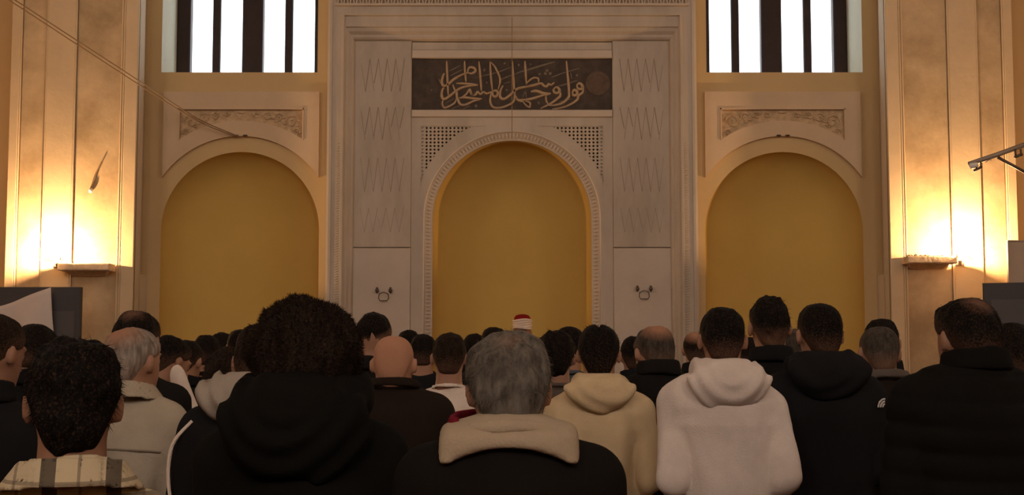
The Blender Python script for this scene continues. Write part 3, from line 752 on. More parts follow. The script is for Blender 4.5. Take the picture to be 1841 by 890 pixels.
def hand_mesh():
    # right hand laid over the left wrist in front of the belly: palm, four unequal bent fingers, thumb from the side of the palm
    out = []
    for s in (1, -1):
        g = Grid((-.14, .08, 1.0), (.14, .26, 1.2), .0065)
        y0 = .185 if s > 0 else .165; z0 = 1.10 if s > 0 else 1.075
        w = np.array((s * .075, y0 - .02, z0)); k = np.array((s * .0, y0 + .012, z0 + .0))
        g.add(cone(w, w * .5 + k * .5, .024, .026), .012)
        for q, (dz, ln) in enumerate(((.030, .070), (.010, .080), (-.010, .073), (-.029, .056))):
            kn = k + np.array((s * .012, 0, dz)); m_ = kn + np.array((-s * ln * .55, .010, -.004)); e = m_ + np.array((-s * ln * .40, -.020, -.006))
            g.add(cone(w * .6 + kn * .4, kn, .014, .0105), .012); g.add(cone(kn, m_, .0095, .0085), .004); g.add(cone(m_, e, .0085, .0072), .004)
        tb = w * .7 + k * .3 + np.array((0, 0, .022)); g.add(cone(tb, tb + np.array((-s * .02, .012, .035)), .013, .011), .01); g.add(cone(tb + np.array((-s * .02, .012, .035)), tb + np.array((-s * .05, .014, .045)), .010, .008), .004)
        out.append(g.nets())
    return out
HANDS = hand_mesh()

def head_prims(g, xf, ears=True, fat=0.0):
    def big(p, k, cut=False):
        f, lo, hi = p; c = (np.array(lo) + np.array(hi)) / 2
        rad = .22; R = g._hc
        g.add((f, R - rad, R + rad), k, cut, xf)
    big(ell((0, -.014, 1.657), (.0755 + fat * .3, .096, .090)), .02)
    big(ell((0, .028, 1.602), (.060 + fat, .066, .086)), .03)
    big(ell((0, .062, 1.545), (.030 + fat, .028, .024)), .025)
    big(ell((0, .080, 1.668), (.050, .020, .012)), .015)
    big(cone((0, .092, 1.652), (0, .112, 1.612), .007, .013), .012)
    big(ell((0, .086, 1.580), (.024, .016, .008)), .008); big(ell((0, .101, 1.5745), (.024, .008, .0025)), .004, True)
    for s in (-1, 1):
        big(ell((s * .031, .100, 1.644), (.017, .016, .012)), .01, True); big(ell((s * .031, .083, 1.644), (.012, .011, .010)), .004)
        if ears:
            big(ell((s * .083, -.012, 1.630), (.0095, .019, .031)), .006); big(ell((s * .088, -.020, 1.635), (.007, .008, .027)), .006)
            big(ell((s * .094, -.002, 1.628), (.007, .009, .016)), .005, True)
    big(cone((0, -.030, 1.60), (0, -.022, 1.515), .058 + fat * .5, .056 + fat * .6), .03)

SKIN = {}
def skin(tone):
    return mat('skin_%d' % int(tone * 100), (0.37 * tone, 0.185 * tone, 0.115 * tone), .6, .12, 14, .05, 120)
def cloth(name, col, rough=.92, bump=.25, bs=160): return mat('cloth_' + name, col, rough, .10, 9, bump, bs, spec=.06)
def hair_mat(name, hair, sk):
    if name in MATS: return MATS[name]
    m = bpy.data.materials.new(name); m.use_nodes = True; nt = m.node_tree; N_ = nt.nodes; L = nt.links; b_ = N_['Principled BSDF']
    b_.inputs['Roughness'].default_value = .8; b_.inputs['Specular IOR Level'].default_value = .1
    tc = N_.new('ShaderNodeTexCoord'); mpg = N_.new('ShaderNodeMapping'); mpg.inputs['Scale'].default_value = (1, 1, .28); L.new(tc.outputs['Object'], mpg.inputs['Vector'])
    nz = N_.new('ShaderNodeTexNoise'); nz.inputs['Scale'].default_value = 70; nz.inputs['Detail'].default_value = 5; L.new(mpg.outputs['Vector'], nz.inputs['Vector'])
    cr = N_.new('ShaderNodeValToRGB'); cr.color_ramp.elements[0].position = .3; cr.color_ramp.elements[1].position = .72
    cr.color_ramp.elements[0].color = (*[c * .45 for c in hair], 1); cr.color_ramp.elements[1].color = (*[min(1, c * 1.45) for c in hair], 1); L.new(nz.outputs['Fac'], cr.inputs['Fac'])
    at = N_.new('ShaderNodeAttribute'); at.attribute_name = 'thin'
    n2 = N_.new('ShaderNodeTexNoise'); n2.inputs['Scale'].default_value = 190; L.new(tc.outputs['Object'], n2.inputs['Vector'])
    ad = N_.new('ShaderNodeMath'); ad.operation = 'MULTIPLY_ADD'; ad.inputs[1].default_value = .5; ad.inputs[2].default_value = -.25; L.new(n2.outputs['Fac'], ad.inputs[0])
    sm_ = N_.new('ShaderNodeMath'); sm_.operation = 'ADD'; sm_.use_clamp = True; L.new(at.outputs['Fac'], sm_.inputs[0]); L.new(ad.outputs[0], sm_.inputs[1])
    mu = N_.new('ShaderNodeMath'); mu.operation = 'MULTIPLY'; mu.use_clamp = True; L.new(sm_.outputs[0], mu.inputs[0]); mu.inputs[1].default_value = 1.0
    mx_ = N_.new('ShaderNodeMix'); mx_.data_type = 'RGBA'; L.new(mu.outputs[0], mx_.inputs[0]); L.new(cr.outputs['Color'], mx_.inputs[6]); mx_.inputs[7].default_value = (*sk, 1)
    L.new(mx_.outputs[2], b_.inputs['Base Color'])
    bp = N_.new('ShaderNodeBump'); bp.inputs['Strength'].default_value = .6; bp.inputs['Distance'].default_value = .006; L.new(nz.outputs['Fac'], bp.inputs['Height']); L.new(bp.outputs['Normal'], b_.inputs['Normal'])
    MATS[name] = m; return m

# hair styles: side, back, top thickness, nape drop, fade, bald spot radius, noise amp, noise freq, strands
HAIR = {
 'buzz':    dict(t=(.004, .005, .006), nape=-.01, fade=.4, bald=0, amp=.0008, fr=90, ns=500, sl=.006),
 'short':   dict(t=(.006, .008, .012), nape=-.012, fade=.2, bald=0, amp=.002, fr=80, ns=1200, sl=.014),
 'medium':  dict(t=(.012, .013, .018), nape=-.03, fade=0, bald=0, amp=.0045, fr=60, ns=2600, sl=.022),
 'undercut':dict(t=(.003, .003, .026), nape=.02, fade=1.0, bald=0, amp=.003, fr=60, ns=900, sl=.018, cap=1.665),
 'thinning':dict(t=(.007, .008, .006), nape=-.008, fade=.25, bald=.062, amp=.002, fr=80, ns=900, sl=.012),
 'grey':    dict(t=(.018, .013, .014), nape=.0, fade=.0, bald=.03, amp=.004, fr=45, ns=3000, sl=.016),
 'crown':   dict(t=(.010, .010, .012), nape=-.012, fade=.2, bald=.042, amp=.003, fr=70, ns=1200, sl=.014),
 'bald':    dict(t=(.002, .002, .001), nape=.0, fade=.3, bald=.13, amp=.0003, fr=80, ns=0, sl=.01, base=.45),
 'afro':    dict(t=(.058, .050, .060), nape=-.02, fade=0, bald=0, amp=.007, fr=48, ns=26000, sl=.011),
 'parted':  dict(t=(.010, .010, .016), nape=-.02, fade=.05, bald=0, amp=.002, fr=60, ns=1600, sl=.018, part=True),
 'top':     dict(t=(.004, .005, .026), nape=-.01, fade=.4, bald=0, amp=.004, fr=60, ns=1200, sl=.02),
}
def make_hair(style, h, seed):
    q = HAIR[style]; ts, tb, tt = q['t']
    if style == 'afro': c = np.array((0, -.02, 1.662)); r = np.array((.130, .138, .128))
    else: c = np.array((0, -.014, 1.657)); r = np.array((.0755 + ts, .096 + tb, .090 + tt))
    lo = c - r - .04; hi = c + r + .04; lo[2] = min(lo[2], 1.515)
    g = Grid(lo, hi, h); x, y, z = g.all()
    pw = 2.0 if style == 'afro' else 2.45
    if style == 'afro': d = ell(c, r)[0](x, y, z)
    else: d = ((np.abs((x - c[0]) / r[0]) ** pw + np.abs((y - c[1]) / r[1]) ** pw + np.abs((z - c[2]) / r[2]) ** pw) ** (1 / pw) - 1) * .085
    d = smin(d, ell((0, -.060, 1.605), (.056 + ts, .050 + tb * .8, .075))[0](x, y, z), .02)
    if q.get('cap'): d = smin(ell((0, -.012, 1.657), (.080, .101, .09))[0](x, y, z), smax(ell((0, -.008, 1.665), (.086, .104, .112))[0](x, y, z), q['cap'] - .02 * 0 - z + 0 * x * y, .012), .006)
    wr = wrinkle(seed, q['fr'], 9); wr2 = wrinkle(seed + 5, q['fr'] * 2.1, 9)
    d = d + q['amp'] * (wr(x, y, z) + .5 * wr2(x, y, z))
    if q.get('part'): d = d + .012 * np.exp(-(x / .007) ** 2) * (z > 1.69) * np.clip((z - 1.69) / .03, 0, 1)
    line = np.interp(y, [-.13, -.06, -.03, -.008, .015, .04, .06, .10], np.array([1.56, 1.565, 1.595, 1.655, 1.655, 1.665, 1.69, 1.705]) + q['nape'] * np.array([1, 1, .8, .3, .3, .1, 0, 0]))
    if style == 'afro': line = np.interp(y, [-.16, -.05, -.02, .02, .05, .10], [1.555, 1.555, 1.575, 1.61, 1.68, 1.70])
    if style != 'afro': d = smax(d, (np.abs(x) - (.079 + ts * .6) + np.clip(1.648 - z, 0, 1) * .42) * .9 - .5 * np.clip(z - 1.648, 0, 1) + 0 * y, .010)
    d = smax(d, (line - z) * .8 + 0 * x, .012)
    g.F = np.broadcast_to(d, g.n).astype(np.float32)
    V, Fc = g.nets(); V0max = len(V)
    def thin(V):
        t = np.full(len(V), q.get('base', 0.0))
        if q['fade']:
            zl = np.interp(V[:, 1], [-.1, -.02, .05], [1.575, 1.63, 1.68])
            t = t + q['fade'] * np.clip(1 - (V[:, 2] - zl) / .07, 0, 1)
        if q['bald']:
            dd = np.sqrt((V[:, 0] / 1.1) ** 2 + (V[:, 1] + .07) ** 2 * .8 + (V[:, 2] - 1.725) ** 2); R_ = q['bald']
            t = t + np.clip(1.25 - dd / R_, 0, 1) * (1.2 if style in ('bald', 'thinning') else .5)
        return np.clip(t, 0, 1)
    T = thin(V)
    rs = np.random.RandomState(seed); ns = q['ns']
    if ns:
        ii = rs.choice(np.nonzero(V[:, 2] > (1.5 if style == 'afro' else 1.60))[0], ns); p = V[ii]; n_ = (p - c) / (r * r); n_ /= np.linalg.norm(n_, axis=1)[:, None]
        comb = np.array((0, -.35, -.9)); mixn = 1.0 if style == 'afro' else .38
        dr = n_ * mixn + comb * (1 - mixn) + rs.normal(size=(ns, 3)) * (.55 if style == 'afro' else .22)
        dr /= np.linalg.norm(dr, axis=1)[:, None]; L_ = q['sl'] * rs.uniform(.5, 1.3, ns)[:, None]
        sd = np.cross(dr, n_ + rs.normal(size=(ns, 3)) * .3); sd /= np.linalg.norm(sd, axis=1)[:, None] + 1e-9
        wd = .0011 if style == 'afro' else .0009
        a = p - n_ * .003; S_ = np.concatenate([a - sd * wd, a + sd * wd, a + dr * L_ + n_ * .001])
        base = len(V); k = np.arange(ns); tri = np.stack([base + k, base + ns + k, base + 2 * ns + k], 1)
        V = np.concatenate([V, S_]); T = np.concatenate([T, T[ii], T[ii], T[ii]])
        faces = Fc.tolist() + tri.tolist()
    else: faces = Fc.tolist()
    return V, faces, T, V0max

HCOL = {'black': (.0035, .0027, .0022), 'dark': (.0055, .004, .003), 'brown': (.013, .0075, .0045), 'grey': (.105, .090, .075), 'white': (.25, .205, .17), 'salt': (.050, .040, .032), 'stubble': (.20, .13, .09)}

def back_y(x, z, g, bw):
    w = np.interp(z, TZ, TW) * bw + g; d = np.interp(z, TZ, TD) * (.5 + .5 * bw) + g; c = np.interp(z, TZ, TC)
    return c - d * max(0, 1 - abs(x / w) ** 2.5) ** .4

def hood_mesh(w, zt, zb_, th, h, seed, fold=1.0, lift=0.0):
    # a hood lying down the back: a draped shield behind, wrapping round the neck in a roll
    g = Grid((-w - .09, -.30, zb_ - .08), (w + .09, .16, zt + .08), h); x, y, z = g.all()
    t = np.clip((zt - z) / (zt - zb_), 0, 1.3)
    halfw = w * (.66 + .34 * np.clip(t / .32, 0, 1)) * np.clip(1.06 - .20 * t - .72 * np.clip(t - .35, 0, 2) ** 1.6, .02, 1.2)
    yb = -.118 - .040 * np.sin(np.clip(t, 0, 1) * 3.14) - lift - .02 * t + 2.2 * np.clip(np.abs(x) - .02, 0, 1) ** 2
    d = smax((np.abs(x) - halfw) * .75, np.abs(y - yb) - th * (1 - .35 * t), .05)
    d = smax(d, z - zt, .03); d = smax(d, zb_ - z + 0 * d, .03)
    # roll round the neck
    R_ = w * .64; zc = zt - .040 + .25 * np.clip(y, -.2, .2) * (-.2)
    q = np.sqrt((x / 1.0) ** 2 + ((y + .015) / .92) ** 2) - R_
    d = smin(d, np.sqrt(q * q + ((z - zc) / 1.25) ** 2) - th * .85, .03)
    rr_ = np.sqrt(x * x + (z - zt) ** 2 * 1.2)
    d = d + fold * .005 * np.sin(rr_ * 95 + 3 * np.sin(x * 14 + seed)) * np.clip((rr_ - .05) / .05, 0, 1)
    wr = wrinkle(seed, 22); d = d + .004 * fold * wr(x, y, z)
    d = smax(d, -(ell((0, -.008, zt + .01), (w * .50, w * .52, .07))[0](x, y, z)), .012)
    g.F = np.broadcast_to(d, g.n).astype(np.float32)
    return g.nets()

def mk(name, VF, m, parent, smooth=True):
    return link(name, new_mesh(name, VF[0], VF[1], smooth), m, parent)

PEOPLE = []
def person(px, py, D, label, hair='short', hc='dark', tone=.8, wear='jacket', col='black', collar='stand', ccol=None, yaw=0, bow=6, turn=0, roll=0, bw=1.0, g=.022,
           arms='fold', h=.013, hem=.80, ears=True, fat=0.0, drop=.012, hood=None, quilt=0, wr=.004, seed=None, extra=None, slv=None, scarf=False, shawl=False, legcol='black'):
    seed = seed if seed is not None else len(PEOPLE) * 13 + 5
    yaw, bow, turn, roll = (math.radians(a) for a in (yaw, bow, turn, roll))
    R_ = Rz(-turn) @ Rx(-bow) @ Ry(roll); Ri = R_.T
    def xf(x, y, z):
        dx, dy, dz = x - PIV[0], y - PIV[1] - drop * .8, z - PIV[2] + drop
        return tuple(Ri[i, 0] * dx + Ri[i, 1] * dy + Ri[i, 2] * dz + PIV[i] for i in range(3))
    rot = lambda V: (V - PIV) @ R_.T + PIV + np.array((0, drop * .8, -drop))
    root = empty('person', (0, 0, 0), label, 'person', 'worshippers standing in rows')
    # ---- body: one continuous skin surface
    hb = h if h < .011 else (.0095 if D < 7 else .0125)
    gb = Grid((-.34 * bw, -.24, -.02), (.34 * bw, .30, 1.86), hb); gb._hc = rot(np.array([[0, .01, 1.63]]))[0]
    gb.add(torso(-.012, bw * .97, .86, 1.45), .02)
    for s in (-1, 1):
        sh, el, wrp = [np.array(p) * (s * bw if True else 1, 1, 1) for p in ARMS[arms]]
        gb.add(cone((0, -.02, 1.455), sh * .8 + np.array((0, -.004, .29)), .046, .042), .04)
        gb.add(cone(sh, el, .048, .038), .03); gb.add(cone(el, wrp, .038, .026), .015)
        gb.add(cone((s * .09, 0, .90), (s * .10, .01, .50), .078, .054), .03); gb.add(cone((s * .10, .01, .50), (s * .105, -.02, .09), .052, .036), .02)
        gb.add(ell((s * .112, .05, .042), (.043, .115, .042)), .03)
    gb.add(cone((0, -.022, 1.42), (0, -.022 + drop * .8, 1.535 - drop), .064 + fat * .5, .054 + fat * .5), .035)
    head_prims(gb, xf, ears, fat)
    V, Fc = gb.nets()
    if arms == 'fold':
        for hv, hf in HANDS:
            Fc = np.concatenate([Fc, hf + len(V)]); V = np.concatenate([V, hv])
    zmax = V[:, 2].max()
    mk('body', (V, Fc), skin(tone), root)
    # ---- hair
    if hair:
        hv, hf, ht, n0 = make_hair(hair, .0055 if h < .011 else .0075, seed); hv = rot(hv)
        me = new_mesh('hair', hv, hf, True); at = me.attributes.new('thin', 'FLOAT', 'POINT'); at.data.foreach_set('value', ht.astype(np.float32))
        hcol = HCOL[hc]; sk = (0.37 * tone, 0.185 * tone, 0.115 * tone)
        link('hair', me, hair_mat(f'hair_{hc}_{int(tone*100)}', hcol, sk), root); zmax = max(zmax, hv[:n0, 2].max())
        cxh = hv[:, 0].mean()
    else: cxh = 0
    # ---- upper garment
    gg = Grid((-.40 * bw, -.30, hem - .03), (.40 * bw, .34, 1.62), h)
    gg.add(torso(g, bw, hem, 1.445), .02)
    zz = np.array((0, 0, 1))
    for s in (-1, 1):
        sh, el, wrp = [np.array(p) * (s * bw, 1, 1) for p in ARMS[arms]]
        gg.add(cone((s * .03, -.022, 1.442), sh * .92 + np.array((0, -.006, .118)), .040 + g, .040 + g), .05)
        gg.add(cone(sh, sh * .72 + el * .28, .050 + g, .044 + g * .9), .035)
    for s in (-1, 1):
        sh, el, wrp = [np.array(p) * (s * bw, 1, 1) for p in ARMS[arms]]; ka = .006 if h < .012 else .012
        gg.add(cone(sh * .8 + el * .2, el, .044 + g * .9, .037 + g * .7), ka)
        if wear != 'tee': gg.add(cone(el, wrp, .037 + g * .7, .028 + g * .6), ka)
    # neck opening
    gg.add(ell((0, -.012, 1.545), (.060, .062, .075)), .015, True)
    x, y, z = gg.all(); w1 = wrinkle(seed, 17, 8); w2 = wrinkle(seed + 3, 34, 8)
    disp = wr * (w1(x, y, z) + .45 * w2(x, y, z))
    if quilt: disp = disp + .010 * np.abs(np.sin((z + .02 * np.cos(x * 6)) * math.pi / quilt)) ** .6 * -1 + .006
    gg.F = (gg.F + disp).astype(np.float32)
    raw = gg.F - disp
    V, Fc = gg.nets(); gm = cloth(*col) if isinstance(col, tuple) and isinstance(col[0], str) else col
    gar = mk(wear, (V, Fc), gm, root)
    cm_ = cloth(*ccol) if ccol and isinstance(ccol, tuple) else (ccol or gm)
    if shawl:
        gg.F = smax(smax(np.abs(raw - .010) - .016, (1.468 - 2.2 * x * x - z) * .8 + 0 * y, .012), np.abs(x) - .150 + 0 * y + 0 * z, .03)
        gg.F = smax(gg.F, -ell((0, .16, 1.46), (.13, .14, .2))[0](x, y, z), .01).astype(np.float32); mk('fleece_collar', gg.nets(), cm_, root)
    if slv:
        gs = Grid((-.40 * bw, -.30, .9), (.40 * bw, .34, 1.62), h); e = slv[0]
        sh, el, wrp = [np.array(p) * (e * bw, 1, 1) for p in ARMS[arms]]
        gs.add(cone(sh, el, .060 + g, .052 + g), .03); gs.add(cone(el, wrp, .050 + g, .036 + g * .8), .02); mk('sleeve', gs.nets(), cloth(*slv[1]), root)
    # ---- collar
    if collar in ('stand', 'crew', 'shirt', 'wide', 'low'):
        H_, rr0, th = {'stand': (.055, .078, .010), 'crew': (.020, .072, .008), 'shirt': (.045, .073, .007), 'wide': (.030, .09, .011), 'low': (.022, .088, .014)}[collar]
        gc = Grid((-.15, -.17, 1.40), (.15, .15, 1.58), min(h, .009)); x, y, z = gc.all()
        zc = 1.462 + g * .75 + H_ / 2 - .16 * (y + .02)
        fl = (z - zc) / H_
        rr_ = rr0 + g * .35 - .010 * fl + (.012 * np.clip(-fl, 0, 1) if collar == 'shirt' else 0)
        q = np.sqrt(x * x + ((y + .018) * .95) ** 2) - rr_
        d = smax(np.abs(q) - th, np.abs(z - zc) - H_ * .62, .008) + .0015 * wrinkle(seed + 9, 30)(x, y, z)
        gc.F = np.broadcast_to(d, gc.n).astype(np.float32); mk('collar', gc.nets(), cm_, root)
        if collar == 'shirt':
            gc = Grid((-.19, -.2, 1.36), (.19, .15, 1.58), min(h, .009)); x, y, z = gc.all()
            q0 = np.sqrt(x * x + ((y + .018) * .95) ** 2); zc = 1.505 + g * .75 - .14 * (y + .02)
            q = (q0 - (rr0 + g * .3 + .014) - np.clip(zc - z, 0, 1) * .75) * .8
            d = smax(np.abs(q) - .006, np.abs(z - zc + .026) - .030, .006); gc.F = np.broadcast_to(d, gc.n).astype(np.float32); mk('collar_fall', gc.nets(), cm_, root)
    if hood: mk('hood', hood_mesh(hood[0], hood[1], hood[2], hood[3], min(h, .011), seed, *(hood[4:])), cm_, root)
    # ---- trousers
    gt = Grid((-.26, -.22, .03), (.26, .22, 1.0), .02)
    gt.add(torso(.004, bw, .80, .94), .03)
    for s in (-1, 1):
        gt.add(cone((s * .09, 0, .86), (s * .105, .01, .50), .098, .078), .03); gt.add(cone((s * .105, .01, .50), (s * .108, -.015, .09), .076, .064), .03)
    mk('trousers', gt.nets(), cloth(legcol, {'black': (.012, .011, .012), 'blue': (.03, .035, .05), 'grey': (.06, .055, .05)}[legcol]), root)
    if extra: extra(root, g, bw, seed)
    # ---- place: head top and head centre meet the measured spot at distance D
    top = P(px, py, D); sc = top.z / zmax
    hc_ = rot(np.array([[0, -.014, 1.657]]))[0]; c_, s_ = math.cos(-yaw), math.sin(-yaw)
    ox = (c_ * hc_[0] - s_ * hc_[1]) * sc; oy = (s_ * hc_[0] + c_ * hc_[1]) * sc
    root.location = (top.x - ox, D - oy, 0); root.rotation_euler = (0, 0, -yaw); root.scale = (sc,) * 3
    if scarf:
        gs = Grid((-.14, -.10, -.24), (.18, .10, .12), .009); x, y, z = gs.all()
        t = np.clip((.06 - z) / .26, 0, 1); w_ = .034 + .032 * t; xc_ = .075 * t ** 1.3
        d = (np.sqrt(((x - xc_) / w_) ** 2 + (y / .035) ** 2 + np.where(z > .02, ((z - .02) / .055) ** 2, 0)) - 1) * .03
        d = smax(d, -.21 - z + 0 * d, .02); gs.F = np.broadcast_to(d, gs.n).astype(np.float32)
        o = mk('shoulder_cloth', gs.nets(), cloth(*C_TEE), root); bpy.context.view_layer.update()
        o.matrix_parent_inverse = root.matrix_world.inverted() @ Matrix.Translation(P(318, 684, D - .20))
    PEOPLE.append((root, sc)); return root

C_BLACK = ('black', (.006, .005, .005)); C_COAL = ('charcoal', (.014, .012, .011)); C_NAVY = ('navy', (.016, .016, .022)); C_BROWN = ('dark_brown', (.020, .013, .010))
C_WHITE = ('off_white', (.66, .56, .50)); C_TEE = ('white_cotton', (.70, .58, .50)); C_CREAM = ('cream', (.58, .43, .26)); C_BEIGE = ('beige_shirt', (.40, .33, .25))
C_GREYB = ('grey_blue', (.075, .085, .10)); C_TAUPE = ('taupe', (.11, .085, .072)); C_HOODG = ('pale_grey_jersey', (.32, .265, .22)); C_COLLAR = ('beige_fleece', (.40, .31, .22))

def plaid_mat():
    m = bpy.data.materials.new('plaid_flannel'); m.use_nodes = True; nt = m.node_tree; N_ = nt.nodes; L = nt.links; b_ = N_['Principled BSDF']; b_.inputs['Roughness'].default_value = .95
    tc = N_.new('ShaderNodeTexCoord'); sp_ = N_.new('ShaderNodeSeparateXYZ'); L.new(tc.outputs['Object'], sp_.inputs[0])
    def band(sock, per, ph, width):
        a = N_.new('ShaderNodeMath'); a.operation = 'MULTIPLY_ADD'; a.inputs[1].default_value = 1 / per; a.inputs[2].default_value = ph; L.new(sock, a.inputs[0])
        f_ = N_.new('ShaderNodeMath'); f_.operation = 'FRACT'; L.new(a.outputs[0], f_.inputs[0])
        c_ = N_.new('ShaderNodeMath'); c_.operation = 'LESS_THAN'; c_.inputs[1].default_value = width; L.new(f_.outputs[0], c_.inputs[0]); return c_.outputs[0]
    prev = None; colr = (.50, .40, .26, 1)
    for sock, per, ph, wd, dark, fac in ((sp_.outputs[0], .115, .42, .24, (.035, .025, .018, 1), .85), (sp_.outputs[2], .105, .35, .26, (.06, .042, .03, 1), .7), (sp_.outputs[0], .115, .85, .05, (.10, .07, .05, 1), .6), (sp_.outputs[2], .105, .85, .06, (.10, .07, .05, 1), .6)):
        bd = band(sock, per, ph, wd); mu = N_.new('ShaderNodeMath'); mu.operation = 'MULTIPLY'; mu.inputs[1].default_value = fac; L.new(bd, mu.inputs[0])
        mx_ = N_.new('ShaderNodeMix'); mx_.data_type = 'RGBA'; L.new(mu.outputs[0], mx_.inputs[0]); mx_.inputs[7].default_value = dark
        if prev: L.new(prev, mx_.inputs[6])
        else: mx_.inputs[6].default_value = colr
        prev = mx_.outputs[2]
    L.new(prev, b_.inputs['Base Color'])
    nz = N_.new('ShaderNodeTexNoise'); nz.inputs['Scale'].default_value = 200; bp = N_.new('ShaderNodeBump'); bp.inputs['Strength'].default_value = .3; bp.inputs['Distance'].default_value = .004
    L.new(tc.outputs['Object'], nz.inputs['Vector']); L.new(nz.outputs['Fac'], bp.inputs['Height']); L.new(bp.outputs['Normal'], b_.inputs['Normal'])
    return m

def surf_y(root, names):
    o = [c for c in root.children if c.name.split('.')[0] in names][0]
    V = np.empty(len(o.data.vertices) * 3); o.data.vertices.foreach_get('co', V); V = V.reshape(-1, 3)
    def f(x, z):
        m = (np.abs(V[:, 0] - x) < .016) & (np.abs(V[:, 2] - z) < .016)
        return V[m, 1].min() if m.any() else -.1
    return f
# ---- extras
def yoke(root, g, bw, seed):
    sf = surf_y(root, ('shirt',)); b_ = MB(); b_.tube([(x, sf(x, 1.315 - .25 * x * x) - .001, 1.315 - .25 * x * x) for x in lin(-.16, .19, 22)], .0035, 5); b_.build('yoke_seam', cloth('beige_seam', (.24, .19, .14)), root)
def piping(root, g, bw, seed):
    b_ = MB(); b_.tube(catmull([(-.165 * bw, -.085, 1.43), (-.215 * bw, -.098, 1.36), (-.222 * bw, -.105, 1.25), (-.19 * bw, -.142, 1.12)], 6), .0055, 6); b_.build('white_piping', cloth(*C_TEE), root)
def mountain_logo(root, g, bw, seed):
    # quarter-dome of three nested white bands on the right shoulder blade
    sf = surf_y(root, ('coat',)); b_ = MB(); cx, cz = .178 * bw, 1.366
    for k, (ra, rb) in enumerate(((.009, .014), (.018, .024), (.028, .034))):
        vv = []; n_ = 10
        for i in range(n_ + 1):
            a = math.pi / 2 * i / n_
            for r in (ra, rb):
                x = cx + .03 - r * math.cos(a); z = cz + r * math.sin(a) - .012; vv.append((x, sf(x, z) - .004, z))
        b_.add(vv, [(2 * i, 2 * i + 1, 2 * i + 3, 2 * i + 2) for i in range(n_)])
    o = b_.build('white_logo', cloth('logo_white', (.62, .58, .55)), root); so = o.modifiers.new('thick', 'SOLIDIFY'); so.thickness = .002
def red_collar(root, g, bw, seed):
    gc = Grid((-.16, -.12, 1.40), (.10, .15, 1.60), .009); x, y, z = gc.all()
    q = np.sqrt((x + .025) ** 2 + ((y + .0) * .95) ** 2) - (.088 + .3 * np.clip(1.55 - z, 0, 1)); d = smax(np.abs(q) - .008, np.abs(z - 1.512 - .12 * (y)) - .020, .006); d = smax(d, x + .055 + 0 * d, .01); d = smax(d, -.055 - y + 0 * d, .01)
    gc.F = np.broadcast_to(d, gc.n).astype(np.float32); mk('red_undercollar', gc.nets(), cloth('dark_red', (.16, .012, .022)), root)
def turban(root, g, bw, seed):
    b_ = MB(); b_.lathe([(.0, 0), (.076, .0), (.077, .05), (.072, .072), (.058, .088), (.03, .098), (.0, .100)], 20, (0, -.012, 1.700)); b_.build('fez', cloth('red_felt', (.20, .012, .012)), root, True)
    b_ = MB()
    for k in range(5): b_.tube([((.078 + .003 * math.sin(k * 2)) * math.cos(a), -.012 + .092 * math.sin(a), 1.672 + .017 * k + .006 * math.sin(a * 2 + k)) for a in lin(0, 2 * math.pi, 25)], .013, 6)
    b_.build('turban_wrap', cloth(*C_TEE), root, True)

# ---- nearest row
person(136, 603, 2.5, 'young man with dark wavy hair in cream plaid shirt, nearest at lower left', 'medium', 'black', .78, 'shirt', plaid_mat(), 'shirt', bow=4, turn=0, yaw=-15, g=.016, h=.0095, fat=.002, bw=.97, wr=.003)
person(552, 530, 3.2, 'man with large dark afro wearing black padded coat and bulky hood', 'afro', 'brown', .7, 'coat', ('black_nylon', (.007, .006, .005)), None, bow=6, turn=3, g=.045, h=.011, hem=.65, bw=1.05, hood=(.178, 1.575, 1.36, .058, 1.3, .015), wr=.007)
person(915, 593, 2.9, 'grey-haired man in dark jacket with beige hood collar, centre of nearest row', 'grey', 'grey', .85, 'jacket', ('dark_wool', (.010, .008, .007)), 'low', C_COLLAR, bow=3, turn=-2, g=.030, h=.010, fat=.010, bw=1.10, drop=.055, shawl=True, extra=red_collar)
# ---- middle rows, left to right
person(-12, 562, 4.2, 'short-haired man in black cut off by the left edge', 'short', 'brown', .85, 'jacket', C_BLACK, 'stand', turn=22, bow=10)
person(66, 582, 6.0, 'short-haired man in black before the left board\'s white cloth', 'short', 'dark', .8, 'jacket', C_BLACK, 'stand', bow=14, turn=12)
person(238, 588, 4.65, 'white-haired man in beige shirt behind the plaid shirt youth', 'thinning', 'white', .9, 'shirt', C_BEIGE, 'shirt', yaw=14, turn=10, bow=3, g=.024, fat=.006, bw=1.04, drop=.04, extra=yoke, wr=.006, h=.011)
person(246, 558, 5.6, 'tall thinning dark-haired man directly behind the white-haired man', 'crown', 'dark', .85, 'jacket', C_COAL, 'stand', bow=8)
person(306, 602, 6.5, 'dark-haired man looking down with a white cloth hanging from his shoulder', 'short', 'black', .85, 'jacket', C_BLACK, 'crew', yaw=28, turn=10, bow=24, scarf=True)
person(337, 611, 7.6, 'dark head half hidden behind the man with the white shoulder cloth', 'short', 'dark', .8, 'jacket', C_BLACK, 'stand', bow=18, turn=15, h=.016)
person(372, 602, 8.9, 'short-haired man in black shirt against the left niche, leftmost of three', 'short', 'dark', .8, 'shirt', C_BLACK, 'crew', bow=10, h=.016)
person(401, 597, 10.0, 'far dark-haired man before the left niche, middle of three', 'short', 'dark', .85, 'jacket', C_BLACK, 'crew', bow=12, turn=30, h=.016)
person(431, 592, 9.6, 'far dark-haired man before the left niche, rightmost of three', 'short', 'black', .8, 'jacket', C_BLACK, 'stand', bow=8, turn=-20, h=.016)
person(411, 622, 5.3, 'brown-haired man bowing low behind the pale grey hood', 'medium', 'brown', .8, 'jacket', C_BLACK, 'crew', bow=28, turn=20)
person(472, 580, 4.2, 'man in black jacket with white piping and pale grey hood beside the afro', 'short', 'brown', .85, 'jacket', C_BLACK, None, C_HOODG, bow=8, turn=4, g=.030, drop=.035, bw=1.1, hood=(.20, 1.565, 1.43, .032, 1.6), extra=piping)
